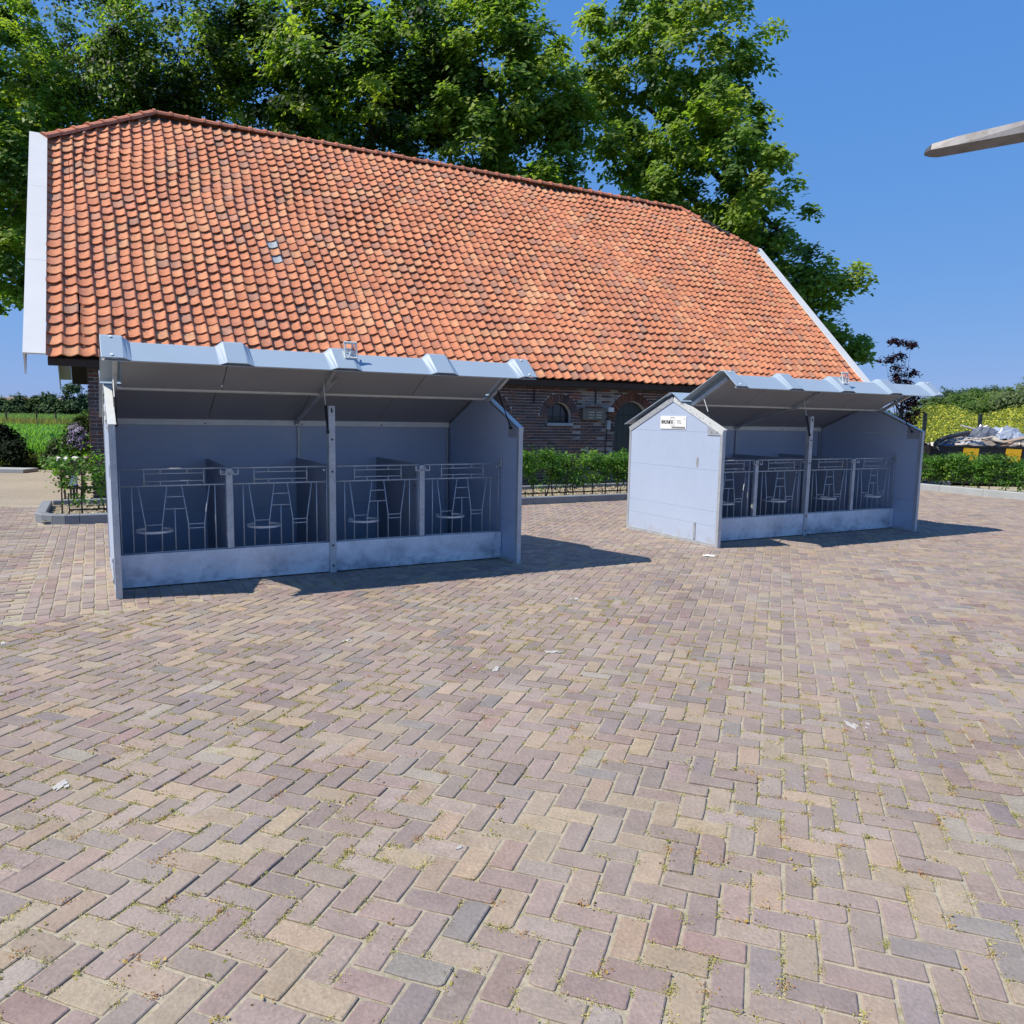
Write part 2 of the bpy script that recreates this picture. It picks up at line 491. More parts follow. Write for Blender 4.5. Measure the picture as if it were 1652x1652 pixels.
for d, i, ok in info:
    c, ax, ay = places[i]
    if i in single:
        o = bpy.data.objects.new('brick', pool[int(rng.integers(40))])
        flip = math.pi if rng.random() < .5 else 0
        o.location = (c[0], c[1], rng.normal() * .001)
        o.rotation_euler = (rng.normal() * .006, rng.normal() * .004, math.atan2(ax[1], ax[0]) + rng.normal() * .012 + flip)
        link(o, pavement)
    else:
        j = rng.normal() * .012
        ax2 = ax * math.cos(j) + ay * math.sin(j); ay2 = -ax * math.sin(j) + ay * math.cos(j)
        vs, fs = brick_geo(BL, BWD, d < 7.5, c + rng.normal(size=2) * .0012, ax2, ay2)
        rest.add(vs, fs, brick_col())
tag(rest.build('brick_paving', M_BRICKP, pavement, fix=False), kind='stuff')

# moss and blossom crumbs in the joints
def joint_points(n, ymax):
    near = [i for d, i, ok in info if d < ymax]
    pk = rng.choice(len(near), n, p=None)
    P = np.empty((n, 3))
    for q, k in enumerate(pk):
        c, ax, ay = places[near[k]]
        if rng.random() < .6: p = c + ax * rng.uniform(-.5, .5) * BL + ay * (BWD / 2) * rng.choice((-1, 1))
        else: p = c + ax * (BL / 2) * rng.choice((-1, 1)) + ay * rng.uniform(-.5, .5) * BWD
        P[q] = (p[0], p[1], -.003)
    return P
def tufts(n, ymax, per, spread, leaf, cols, zr=.010):
    C = joint_points(n, ymax)
    # tufts gather where low-frequency patches allow
    g = np.sin(C[:, 0] * 1.9 + 1.3) * np.sin(C[:, 1] * 1.3 + .4) + .6 * np.sin(C[:, 0] * 4.1 - C[:, 1] * 3.3)
    C = C[g > rng.uniform(-1.2, .7, len(C))]
    k = np.repeat(np.arange(len(C)), per)
    P = C[k] + rng.normal(size=(len(k), 3)) * np.array([spread, spread, 0])
    P[:, 2] += rng.uniform(0, zr, len(k))
    N = unit(rng.normal(size=(len(k), 3)) * .7 + np.array([0, 0, .8]))
    cc = np.array(cols)[rng.integers(0, len(cols), len(C))][k] * rng.uniform(.7, 1.25, len(k))[:, None]
    return leaf_quads(P, N, leaf, .7), cc
V1, c1 = tufts(8000, 6.5, 34, .0125, .0058, [(.42, .38, .10), (.34, .34, .10), (.48, .41, .14)], .006)
V2, c2 = tufts(800, 7.0, 34, .014, .0065, [(.46, .24, .06), (.50, .33, .10), (.38, .18, .06)], .012)
V3, c3 = tufts(3600, 12.5, 6, .018, .013, [(.30, .27, .07), (.24, .24, .06), (.42, .30, .10)])
mo = link(bpy.data.objects.new('moss', quads_mesh('moss', np.concatenate([V1, V2, V3]), np.concatenate([c1, c2, c3]), M_LEAFD)))
tag(mo, 'yellow green moss and orange blossom crumbs in the joints of the brick paving', 'moss', kind='stuff')

# white paint splashes on the bricks (surface marks of the pavement)
M_SPLASH = mat('white_splash', (.44, .42, .39), rough=.8, noise=(40, .2, 5))
for px, py, r in [(98, 1268, .055), (801, 1079, .055), (887, 1052, .07), (1371, 1170, .06), (560, 1033, .05), (930, 966, .05), (95, 910, .05),
                  (741, 1368, .02), (1160, 1002, .03), (5, 1038, .04), (410, 931, .04), (1236, 948, .03), (1278, 1316, .010), (660, 1150, .012)]:
    c = atz(px, py, 0.0)
    mb = MB(); n = 14; an = rng.uniform(0, 3.1)
    for part in range(4 if r > .025 else 1):
        rr = r * (1 if part == 0 else rng.uniform(.2, .5)); cx, cy = (0, 0) if part == 0 else (rng.normal() * r * .9, rng.normal() * r * .5)
        o1 = [(rr * rng.uniform(.35, 1.15) * math.cos(2 * math.pi * k / n), rr * .5 * rng.uniform(.35, 1.15) * math.sin(2 * math.pi * k / n)) for k in range(n)]
        o1 = [(cx + p[0] * math.cos(an) - p[1] * math.sin(an), cy + p[0] * math.sin(an) + p[1] * math.cos(an)) for p in o1]
        zz = .0030 + .0002 * part
        mb.add([(p[0], p[1], .0020) for p in o1] + [(cx + (p[0] - cx) * .9, cy + (p[1] - cy) * .9, zz) for p in o1],
               [(k, (k + 1) % n, n + (k + 1) % n, n + k) for k in range(n)] + [tuple(range(n, 2 * n))])
    mb.build('white_splash', M_SPLASH, pavement, loc=(c.x, c.y, 0))
# scrap of white paper near the second shelter
mb = MB(); g = 5
vs = [(x * .036 - .072, y * .024 - .048, .006 + .003 * math.sin(x * 1.7 + y) + .002 * rng.random()) for y in range(g) for x in range(g)]
vs += [(v[0], v[1], v[2] - .0015) for v in vs]
fs = [(y * g + x, y * g + x + 1, (y + 1) * g + x + 1, (y + 1) * g + x) for y in range(g - 1) for x in range(g - 1)]
fs += [tuple(25 + i for i in f[::-1]) for f in fs]
mb.add(vs, fs)
c = atz(1143, 897, 0)
tag(mb.build('paper_scrap', M_SIGNW, loc=(c.x, c.y, 0)), 'small scrap of white paper on the paving by the gable of the rear shelter', 'paper')

# kerbs: stones set end to end
def kerb(pts, hgt, wid, material, stone=1.0):
    root = tag(empty('kerb', (0, 0, 0)), kind='structure')
    for (a, b) in zip(pts[:-1], pts[1:]):
        a, b = Vector(a), Vector(b)
        L = (b - a).length; n = max(1, round(L / stone)); d = (b - a) / n
        for k in range(n):
            p, q = a + d * k, a + d * (k + 1)
            u = d.normalized(); p = p + u * .003; q = q - u * .003
            nrm = Vector((-u.y, u.x, 0))
            ch = .012
            prof = [(0, -.14), (0, hgt - ch), (ch, hgt), (wid - ch, hgt), (wid, hgt - ch), (wid, -.14)]
            mb = MB()
            mb.prism(prof, lambda x, z, w: p + u * w + nrm * x + Vector((0, 0, z)), 0, (q - p).length)
            mb.build('kerb_stone', material, root)
    return root
corner = []
R_ = .55
for k in range(6):
    t = math.pi * 1.5 - k * math.pi / 2 / 5
    corner.append(bp(.42 + R_ * math.cos(t), D_KERB + R_ + R_ * math.sin(t)))
front = [bp(19.6, D_KERB)] + [bp(.42, D_KERB)]
kerb([corner[-1], bp(.42 - R_, -1.0)][::-1] , .125, .14, M_KERB, 1.0)
kerb(corner[::-1], .125, .14, M_KERB, 1.0)
kerb([bp(.42, D_KERB), bp(19.6, D_KERB)], .125, .14, M_KERB)
kerb([bp(13.5, -.75), bp(.42 - R_ + .14, -.75)], .11, .12, M_KERB)
kerb([RK0 + RKD * 7.5, RK0 - RKD * 5.5], .15, .14, M_KERBL, 1.0)
# gravel in the planting beds
gb = sheet('gravel_bed', [bp(-.03, D_KERB + .12), bp(19.6, D_KERB + .12), bp(19.6, -.78), bp(-.03, -.78)], .035, M_GRAVELB)
RB = EX * .14
sheet('planting_bed', [RK0 + RB + RKD * 7.5, RK0 + RB - RKD * 5.5, RK0 + EX * 1.3 - RKD * 5.5, RK0 + EX * 1.3 + RKD * 7.5], .05, M_GRAVELB)
n = 9000
sw = np.stack([rng.uniform(-.05, 13.5, n), rng.uniform(D_KERB + .16, -.8, n)], 1)
P = np.array([tuple(bp(s, w, .04)) for s, w in sw]); P[:, 2] += rng.uniform(0, .012, n)
cc = np.array([(.46, .37, .22), (.50, .44, .32), (.33, .25, .16), (.55, .48, .36)])[rng.integers(0, 4, n)]
gv = link(bpy.data.objects.new('gravel', quads_mesh('gravel', leaf_quads(P, unit(rng.normal(size=(n, 3)) * .5 + np.array([0, 0, 1])), .034, .8), cc, M_GRAVEL)))
tag(gv, 'pale yellow gravel in the bed under the hedge', 'gravel', kind='stuff')

# ================================================================== BARN
barn = tag(empty('barn', bp(0, 0), BA), 'long brick barn under a steep orange clay tile roof with white verge boards', 'barn')
WALL_D = .35                                    # wall face behind the eave line
PITCH_B = math.atan2(B_HR - B_HE, B_W)
S_LEN = math.hypot(B_W, B_HR - B_HE)
cp, sp_ = math.cos(PITCH_B), math.sin(PITCH_B)
T_HIP, S_HIP = .791, 2.108
GABLE_IN = .55
def on_roof(s, l, h=0.0):                       # l: metres up the slope, h: off the surface (barn local)
    return (s, l * cp - h * sp_, B_HE + l * sp_ + h * cp)
def sag(s, l):
    return .030 * math.sin(s * .55 + .7) * math.sin(l * .55 + .2) + .018 * math.sin(s * 1.3 + l * .9) + .010 * math.sin(s * 2.9 - l * 1.7)
def drift(s, l):
    return .045 * math.sin(l * .75 + s * .21 + .5) + .022 * math.sin(l * 1.9 + s * .5)

# roof body: front and rear slopes with half hips, soffit underneath
roof = MB()
lh = T_HIP * S_LEN
def slope_poly(h, e0=0.0):
    return [(0, e0), (B_LEN, e0), (B_LEN, lh), (B_LEN - S_HIP, S_LEN), (S_HIP, S_LEN), (0, lh)]
fr = slope_poly(0)
top = [on_roof(s, l, -.085) for s, l in fr]
bot = [on_roof(s, l, -.16) for s, l in fr]
mir = lambda p: (p[0], 2 * B_W - p[1], p[2])
n6 = len(fr)
for P_, Q_ in ((top, bot), ([mir(p) for p in top], [mir(p) for p in bot])):
    roof.add(P_ + Q_, [tuple(range(n6)), tuple(range(2 * n6 - 1, n6 - 1, -1))] + [(k, (k + 1) % n6, n6 + (k + 1) % n6, n6 + k) for k in range(n6)])
roofo = roof.build('roof', M_DECK, barn)
# hip planes at both ends
for sgn, s0, s1 in ((0, 0, S_HIP), (1, B_LEN, B_LEN - S_HIP)):
    a = on_roof(s0, lh, .02); b_ = mir(a); r_ = (s1, B_W, B_HR + .02)
    mb = MB(col=None) if False else MB()
    mb.add([a, b_, r_, (a[0], a[1], a[2] - .1), (b_[0], b_[1], b_[2] - .1), (r_[0], r_[1], r_[2] - .1)], [(0, 1, 2), (5, 4, 3), (0, 3, 4, 1), (1, 4, 5, 2), (2, 5, 3, 0)], (.30, .11, .06))
    mb.build('hip_slope', M_TILE, roofo)

# clay pantiles: one mesh pool, nearest 300 singly, the rest joined
TW, TE = .224, .265
NCOL, NROW = int(B_LEN / TW), int(S_LEN / TE)
TCOLS = [((.585, .222, .110), 30), ((.545, .200, .100), 24), ((.610, .255, .128), 16), ((.515, .202, .115), 14), ((.450, .208, .130), 7),
         ((.565, .265, .136), 9), ((.395, .200, .132), 3), ((.585, .285, .150), 5)]
_tc = np.array([c for c, w in TCOLS]); _tw = np.array([w for c, w in TCOLS], float); _tw /= _tw.sum()
def tile_col():
    return tuple(_tc[rng.choice(len(_tc), p=_tw)] * rng.uniform(.91, 1.10))
PROF = [(-.08, .026), (0, .014), (.12, .002), (.30, -.004), (.50, -.001), (.68, .010), (.82, .029), (.93, .044), (1.02, .039), (1.07, .024)]
def tile_geo():
    """local: x across, y up the slope from the tile's lower edge, z off the roof"""
    L = TE * 1.22
    k = rng.normal() * .004
    n = len(PROF)
    th = .022
    vs = []
    for y, lift in ((0, .041), (L, .000)):
        for q, (x, z) in enumerate(PROF):
            bow = -.012 * math.sin(math.pi * min(1, max(0, x / .75))) if y == 0 else 0
            vs.append((x * TW, y + bow + (x - .5) * k, z + lift))
    for dz_ in (0, -th):
      for q, (x, z) in enumerate(PROF):
        bow = -.012 * math.sin(math.pi * min(1, max(0, x / .75)))
        vs.append((x * TW, (.002 if dz_ else 0) + bow + (x - .5) * k, z + .041 + dz_))
    fs = [(q, q + 1, n + q + 1, n + q) for q in range(n - 1)] + [(3 * n + q, 3 * n + q + 1, 2 * n + q + 1, 2 * n + q) for q in range(n - 1)]
    return vs, fs
def inside(s, l):
    if s < -.05 or s > B_LEN - .12: return False
    if l <= lh: return True
    f = (l - lh) / (S_LEN - lh)
    return S_HIP * f - .02 <= s + TW * .5 <= B_LEN - S_HIP * f + .02
tiles = []
GREY = {(18, 14), (18, 12)}
for c in range(NCOL):
    for r in range(NROW):
        s, l = c * TW, r * TE - .03
        if inside(s, l + TE * .6): tiles.append((c, r, s, l))
tiles.sort(key=lambda t: (bp(t[2], t[3] * cp, B_HE + t[3] * sp_) - Vector((0, 0, CAM_H))).length)
def tile_frame(s, l):
    ss = s + drift(s, l) * (1 if .4 < s < B_LEN - .4 else s if s < .4 else 0) + rng.normal() * .004
    h = sag(s, l) + .012 + rng.normal() * .003
    return on_roof(ss, l + rng.normal() * .006, h), rng.normal() * .022, rng.normal() * .02
tpool = []
for q in range(40):
    mb = MB(); vs, fs = tile_geo(); mb.add(vs, fs, tile_col()); me = mb.mesh('roof_tile', M_TILE, fix=False)
    me.polygons.foreach_set('use_smooth', np.array([k < len(PROF) - 1 for k in range(len(me.polygons))])); tpool.append(me)
mb = MB(); vs, fs = tile_geo(); mb.add(vs, fs, (.33, .37, .39)); grey_tile = mb.mesh('roof_tile', M_TILE, fix=False)
def in_photo(s, l):
    p = bp(s, l * cp, B_HE + l * sp_)
    v = p - Vector((0, 0, CAM_H)); d_ = v.dot(_F)
    y = 826 + F_PX * v.dot(_D) / d_
    return y > 212
nsingle, rest = 0, MB()
base = Matrix(((1, 0, 0, 0), (0, cp, -sp_, 0), (0, sp_, cp, 0), (0, 0, 0, 1)))
for c, r, s, l in tiles:
    loc, rz, rx = tile_frame(s, l)
    mtx = Matrix.Translation(loc) @ base @ Matrix.Rotation(rz, 4, 'Z') @ Matrix.Rotation(rx * .6, 4, 'Y')
    grey = (c, r) in GREY
    if grey or (nsingle < 298 and in_photo(s, l)):
        o = bpy.data.objects.new('roof_tile', grey_tile if grey else tpool[int(rng.integers(40))])
        o.matrix_local = mtx
        link(o, roofo); nsingle += 1
        if grey: o['label'] = 'pale grey replacement roof tile'
    else:
        vs, fs = tile_geo()
        rest.add([mtx @ Vector(v) for v in vs], fs, tile_col())
ro = rest.build('roof_tiles', M_TILE, roofo, fix=False)
nf = len(PROF) - 1
ro.data.polygons.foreach_set('use_smooth', np.array([(k % (2 * nf)) < nf for k in range(len(ro.data.polygons))]))
tag(ro, kind='stuff')
# ridge and hip tiles, half round with a collar
def ridge_run(a, b, pitch, r0, cols):
    a, b = Vector(a), Vector(b)
    n = max(1, round((b - a).length / pitch)); d = (b - a) / n; u = d.normalized()
    side_ = u.cross(Vector((0, 0, 1))).normalized(); upv = side_.cross(u)
    for k in range(n):
        mb = MB(); col = cols(k)
        jz = rng.normal() * .006
        st = [(0, r0 * 1.20), (.06, r0 * 1.20), (.075, r0), (d.length + .03, r0 * .94)]
        N_ = 7; vs = []
        for (x, r) in st:
            for q in range(N_):
                t = math.pi * q / (N_ - 1)
                vs.append(a + d * k + u * x + side_ * (math.cos(t) * r) + upv * (math.sin(t) * r * .85 - .045 + jz))
        fs = [(i * N_ + q, i * N_ + q + 1, (i + 1) * N_ + q + 1, (i + 1) * N_ + q) for i in range(3) for q in range(N_ - 1)]
        fs.append(tuple(range(N_))[::-1])
        mb.add(vs, fs, col)
        o = mb.build('ridge_tile' if abs(u.z) < .05 else 'hip_tile', M_TILE, roofo)
rcol = lambda k: tuple(np.array((.54, .20, .115)) * rng.uniform(.85, 1.15))
ridge_run((S_HIP, B_W, B_HR + .05), (B_LEN - S_HIP, B_W, B_HR + .05), .36, .13, rcol)
hr0, hr1 = on_roof(B_LEN + .06, lh - .1, .06), (B_LEN - S_HIP, B_W, B_HR + .06)
ridge_run(hr0, hr1, .37, .135, lambda k: (.035, .034, .036) if k in (3, 4, 5) else rcol(k))
ridge_run(on_roof(-.10, lh - .1, .06), (S_HIP, B_W, B_HR + .06), .37, .135, rcol)
ridge_run(mir(on_roof(-.10, lh - .1, .06)), (S_HIP, B_W, B_HR + .06), .37, .135, rcol)
ridge_run(mir(on_roof(B_LEN + .06, lh - .1, .06)), (B_LEN - S_HIP, B_W, B_HR + .06), .37, .135, rcol)
# white verge boards along both gables, front and rear
for s0, s1 in ((-.335, -.015), (B_LEN - .04, B_LEN + .27)):
    for mm in (0, 1):
        g = (lambda p: p) if mm == 0 else mir
        mb = MB()
        ends = [-.06, 2.42, 4.78, lh - .02]
        for a, b_ in [(e0 + .003, e1 - .003) for e0, e1 in zip(ends[:-1], ends[1:])]:
         for (h0, h1, x0, x1) in ((.075, .105, s0, s1), (-.20, .075, s0 + .002, s0 + .030) if s0 < 0 else (-.20, .075, s1 - .030, s1 - .002)):
            c8 = [on_roof(x, l, h) for l in (a, b_) for x, h in ((x0, h0), (x1, h0), (x1, h1), (x0, h1))]
            mb.add([g(p) for p in c8], [(0, 1, 2, 3), (7, 6, 5, 4), (0, 4, 5, 1), (1, 5, 6, 2), (2, 6, 7, 3), (3, 7, 4, 0)])
        # pointed foot of the board
        a = -.06; zf = on_roof(0, a, 0)
        xb = s0 if s0 < 0 else s1 - .03
        foot = [(-.02, 2.36), (.22, 2.34), (.20, 2.24), (.10, 2.16), (.07, 2.10), (.03, 2.24)]
        mb.prism(foot, lambda y, z, w: g((w, y - .03, z)), xb + .004, xb + .028)
        mb.build('verge_board', M_WBOARD, barn)
# eave board under the tiles
mb = MB(); mb.box((0.0, .02, 2.25), (B_LEN, .05, 2.37)); mb.box((GABLE_IN, .05, 2.22), (B_LEN - GABLE_IN, WALL_D, 2.25))
mb.build('eave_board', M_DECK, barn)

# ---- walls
wall = MB()
w0, w1 = WALL_D + .022, 2 * B_W - WALL_D
s0, s1 = GABLE_IN + .02, B_LEN - GABLE_IN
OPEN = [  # centre s, half width, sill z, spring z, kind
    (8.28, .315, 1.40, 1.565, 'window'), (10.05, .315, 1.42, 1.565, 'window'), (12.10, .50, .05, 1.46, 'door'), (13.95, .62, .05, 1.42, 'door'),
    (4.6, .315, 1.40, 1.565, 'window'), (17.2, .315, 1.42, 1.565, 'window')]
def opening_at(s, z, grow=0.0):
    for (c, hw, z0, zs, kd) in OPEN:
        if abs(s - c) < hw + grow and z > z0 - grow * (kd == 'window'):
            if z < zs: return True
            if math.hypot(s - c, z - zs) < hw + grow: return True
        elif z >= zs and math.hypot(s - c, z - zs) < hw + grow: return True
    return False
# mortar face built in columns so that the openings stay open
edges = sorted(set([s0, s1] + [round(c + hw * math.sin(t), 4) for c, hw, *_ in OPEN for t in np.linspace(-math.pi / 2, math.pi / 2, 13)]))
for a, b_ in zip(edges[:-1], edges[1:]):
    mid = (a + b_) / 2
    hit = [o for o in OPEN if abs(mid - o[0]) < o[1]]
    if not hit:
        wall.box((a, w0, -.1), (b_, w0 + .28, 2.34))
    else:
        c, hw, z0, zs, kd = hit[0]
        zt = lambda s: zs + math.sqrt(max(0, hw * hw - (s - c) ** 2))
        wall.box((a, w0, -.1), (b_, w0 + .28, z0))
        wall.add([(a, w0, zt(a)), (b_, w0, zt(b_)), (b_, w0, 2.34), (a, w0, 2.34), (a, w0 + .28, zt(a)), (b_, w0 + .28, zt(b_)), (b_, w0 + .28, 2.34), (a, w0 + .28, 2.34)],
                 [(0, 1, 2, 3), (7, 6, 5, 4), (0, 4, 5, 1), (1, 5, 6, 2), (2, 6, 7, 3), (3, 7, 4, 0)])
wallo = wall.build('front_wall', M_MORTAR, barn)
gab = [(w0 + .29, -.1), (w1, -.1), (w1, 2.30)] + [(2 * B_W - lh * cp - .2, B_HE + lh * sp_ - .3), (lh * cp + .2, B_HE + lh * sp_ - .3), (w0 + .29, 2.45)]
for nm, sa in (('gable_wall', s0), ('gable_wall', s1 - .28)):
    mb = MB(); mb.prism(gab, lambda y, z, w: (w, y, z), sa, sa + .28, (.10, .055, .042)); mb.build(nm, M_BRICKW, barn)
mb = MB(); mb.box((s0 + .29, w1 - .28, -.1), (s1 - .29, w1, 2.32), (.10, .055, .042)); mb.build('rear_wall', M_BRICKW, barn)
# bricks
WCOLS = np.array([(.115, .068, .062), (.135, .075, .062), (.095, .065, .064), (.165, .080, .060), (.125, .082, .076), (.085, .064, .066)])
wb = []
zc, course = .0, 0
while zc < 2.26:
    off = (.1125 if course % 2 else 0)
    k = 0; s = s0 - .02
    while s < s1:
        L = .218
        a = s + (0 if k else 0)
        if k == 0 and course % 2: L = .1055
        wb.append((a, min(a + L, s1), zc)); s = a + L + .0115; k += 1
    zc += .0655; course += 1
def split_by_openings(a, b_, z):
    zz = z + .027
    out = [(a, b_)]
    for (c, hw, z0, zs, kd) in OPEN:
        g = .012
        if zz >= zs - .02: h2 = (hw + .215) ** 2 - max(0, zz - zs) ** 2; half = math.sqrt(h2) + .006 if h2 > 0 else 0
        elif zz > z0 - .05 * (kd == 'window'): half = hw + g * 0
        else: half = 0
        if half <= 0: continue
        nx = []
        for p, q in out:
            if q <= c - half or p >= c + half: nx.append((p, q)); continue
            if p < c - half - .03: nx.append((p, c - half))
            if q > c + half + .03: nx.append((c + half, q))
        out = nx
    return out
def white_wash(s, z):
    if 10.75 < s < 11.62 and z < 1.45: return rng.random() < .35
    if 10.6 < s < 11.6 and z > 1.7: return rng.random() < .75
    if 11.35 < s < 11.65: return rng.random() < .8
    if 10.42 < s < 10.62 and z < 1.35: return rng.random() < .5
    return False
inview = []
for a, b_, z in wb:
    for p, q in split_by_openings(a, b_, z): inview.append((p, q, z))
def rank(e):
    s = (e[0] + e[1]) / 2
    return 0 if (8.6 < s < 11.7 and e[2] > .95) or (s < .8) else 1
inview.sort(key=rank)
rest = MB(); nb = 0
bpool = {}
def wall_brick(mb, a, b_, z, col, jit=True):
    d0 = rng.normal() * .003
    y0 = WALL_D + d0
    z1 = z + .054
    e = .004
    mb.add([(a, y0 + .03, z), (b_, y0 + .03, z), (b_, y0 + .03, z1), (a, y0 + .03, z1),
            (a + e, y0, z + e), (b_ - e, y0, z + e), (b_ - e, y0, z1 - e), (a + e, y0, z1 - e)],
           [(4, 5, 6, 7), (0, 1, 5, 4), (1, 2, 6, 5), (2, 3, 7, 6), (3, 0, 4, 7)], col)
def wcol(s, z):
    c = WCOLS[rng.integers(len(WCOLS))] * rng.uniform(.8, 1.25)
    if white_wash(s, z): c = np.array((.30, .265, .25)) * rng.uniform(.7, 1.15)
    elif 10.3 < s < 12 and z > 1.75 and rng.random() < .5: c = np.array((.22, .07, .045)) * rng.uniform(.8, 1.2)
    return tuple(c)
for a, b_, z in inview:
    col = wcol((a + b_) / 2, z)
    if nb < 230 and rank((a, b_, z)) == 0:
        mb = MB(); wall_brick(mb, a, b_, z, col); mb.build('brick', M_BRICKW, wallo, fix=False); nb += 1
    else: wall_brick(rest, a, b_, z, col)
tag(rest.build('brickwork', M_BRICKW, wallo, fix=False), kind='stuff')
# quoin face of the left gable seen edge on: rows of end bricks
# arches: voussoir bricks on edge
for oi, (c, hw, z0, zs, kd) in enumerate(OPEN):
    nv = int(math.pi * (hw + .1) / .072)
    many = MB()
    for k in range(nv):
        t0, t1 = math.pi * (k + .08) / nv, math.pi * (k + .92) / nv
        ra, rb = hw + .005, hw + .205
        y0 = WALL_D - .004 + rng.normal() * .003
        pts = [(c + r * math.cos(t), zs + r * math.sin(t)) for r, t in ((ra, t0), (rb, t0), (rb, t1), (ra, t1))]
        mb = MB(); mb.prism(pts, lambda x, z, w: (x, w, z), y0, y0 + .04, wcol(c, zs) if kd == 'window' else tuple(np.array((.15, .07, .05)) * rng.uniform(.6, 1.3)))
        mb.build('arch_brick', M_BRICKW, wallo)
    # window or door set back in the opening
    arc = [(c + hw * math.cos(t), zs + hw * math.sin(t)) for t in np.linspace(0, math.pi, 17)]
    yb = w0 + .10
    if kd == 'window':
        ws = MB(); ws.box((c - hw - .03, WALL_D - .05, z0 - .065), (c + hw + .03, w0 + .12, z0 + .0), (.30, .33, .36))
        win = MB()
        for (p, q) in zip(arc[:-1], arc[1:]):
            f = lambda p_, k_: (c + (p_[0] - c) * k_, zs + (p_[1] - zs) * k_)
            ring = [p, q, f(q, .87), f(p, .87)]
            win.prism(ring, lambda x, z, w: (x, w, z), yb, yb + .05)
        win.box((c - hw, yb, z0), (c - hw + .04, yb + .05, zs)); win.box((c + hw - .04, yb, z0), (c + hw, yb + .05, zs))
        win.box((c - hw + .04, yb, z0), (c + hw - .04, yb + .05, z0 + .04))
        for x in (-hw / 3, hw / 3): win.box((c + x - .008, yb + .012, z0 + .04), (c + x + .008, yb + .04, zs + hw * .80))
        win.box((c - hw + .04, yb + .010, zs - .01), (c + hw - .04, yb + .042, zs + .01))
        wo = win.build('window', M_IRON, barn)
        gl = MB(); gl.prism([(c + hw - .02, z0 + .02)] + [(c + (x - c) * .95, zs + (z - zs) * .95) for x, z in arc] + [(c - hw + .02, z0 + .02)], lambda x, z, w: (x, w, z), yb + .022, yb + .028)
        gl.build('pane', M_GLASS, wo)
        ws.build('sill', M_COLR, wo)
    else:
        do = MB(); do.prism([(c + hw, z0)] + arc + [(c - hw, z0)], lambda x, z, w: (x, w, z), yb + .03, yb + .06)
        dob = do.build('door', M_DGREEN, barn)
        nbd = 6
        for k in range(nbd):
            xa, xb = c - hw + 2 * hw * k / nbd + .004, c - hw + 2 * hw * (k + 1) / nbd - .004
            zt = lambda x: zs + math.sqrt(max(0, hw * hw - (x - c) ** 2)) - .012
            bd = MB(); bd.prism([(xa, z0 + .02), (xb, z0 + .02), (xb, zt(xb)), ((xa + xb) / 2, zt((xa + xb) / 2)), (xa, zt(xa))], lambda x, z, w: (x, w, z), yb, yb + .028)
            bd.build('door_board', M_DGREEN, dob)
        hg = MB(); hg.box((c - hw + .01, yb - .012, zs + .14), (c + hw * .55, yb - .002, zs + .19)); hg.build('hinge_strap', M_IRON, dob)
# iron wall anchors, meter box, cable
for s in (7.4, 9.36, 11.02, 15.3):
    mb = MB(); mb.bar((s, WALL_D - .02, 1.86), (s, WALL_D - .02, 2.2), .028, .018, (0, 1, 0)); mb.build('wall_anchor', M_IRON, barn)
mb = MB(); mb.box((10.62, WALL_D - .11, 1.50), (11.25, WALL_D - .004, 1.76), (.14, .125, .10)); mb.box((10.60, WALL_D - .125, 1.755), (11.27, WALL_D - .005, 1.775), (.10, .09, .075))
mbx = mb.build('insect_box' if False else 'wall_box', M_COLR, barn)
for gx in range(2):
    for ix in range(3):
        for iz in range(3):
            x = 10.80 + gx * .21 + ix * .052; z = 1.555 + iz * .062
            q = MB(); q.tube([(x, WALL_D - .118, z), (x, WALL_D - .108, z)], .017, 8, (.52, .49, .40)); q.build('round_hole_rim', M_COLR, mbx)
mb = MB(); mb.box((11.36, WALL_D - .07, 1.70), (11.52, WALL_D - .003, 1.80), (.62, .63, .62)); mb.build('junction_box', M_COLR, barn)
mb = MB(); mb.box((11.33, WALL_D - .08, 1.28), (11.43, WALL_D - .003, 1.50), (.33, .34, .34)); mb.build('wall_socket', M_COLR, barn)
mb = MB(); mb.tube([(11.38, WALL_D - .02, 1.70), (11.37, WALL_D - .03, 1.5)], .012, 6); mb.tube([(11.37, WALL_D - .02, 1.28), (11.33, WALL_D - .02, .6), (11.33, WALL_D - .02, .1)], .012, 6)
mb.tube([(11.43, WALL_D - .05, 1.40), (11.52, WALL_D - .08, 1.30), (11.50, WALL_D - .08, 1.22), (11.44, WALL_D - .06, 1.26), (11.52, WALL_D - .07, 1.5)], .014, 6)
mb.build('cable', M_BLACK, barn)

# ================================================================== CALF SHELTERS
SL, SD, HF, YA, HA = 3.82, 1.832, 1.44, .926, 1.832
def clip_z(poly, z0, z1):
    def half(P, f):
        out = []
        for i in range(len(P)):
            a, b = P[i], P[(i + 1) % len(P)]; fa, fb = f(a), f(b)
            if fa >= 0: out.append(a)
            if (fa >= 0) != (fb >= 0):
                t = fa / (fa - fb); out.append((a[0] + (b[0] - a[0]) * t, a[1] + (b[1] - a[1]) * t))
        return out
    P = half(poly, lambda p: p[1] - z0)
    return half(P, lambda p: z1 - p[1])
def text_mesh(body, size, name):
    cu = bpy.data.curves.new(name, 'FONT'); cu.body = body; cu.size = size; cu.extrude = .0006; cu.align_x = 'CENTER'; cu.align_y = 'CENTER'
    o = bpy.data.objects.new(name, cu); COL.objects.link(o)
    dg = bpy.context.evaluated_depsgraph_get()
    me = bpy.data.meshes.new_from_object(o.evaluated_get(dg))
    bpy.data.objects.remove(o); bpy.data.curves.remove(cu)
    me.name = name
    return me
YZ = lambda y, z, w: (w, y, z)
HING = Vector((0, .715, 1.752)); BEND = Vector((0, .035, 2.098)); LIP = Vector((0, -.208, 1.93))
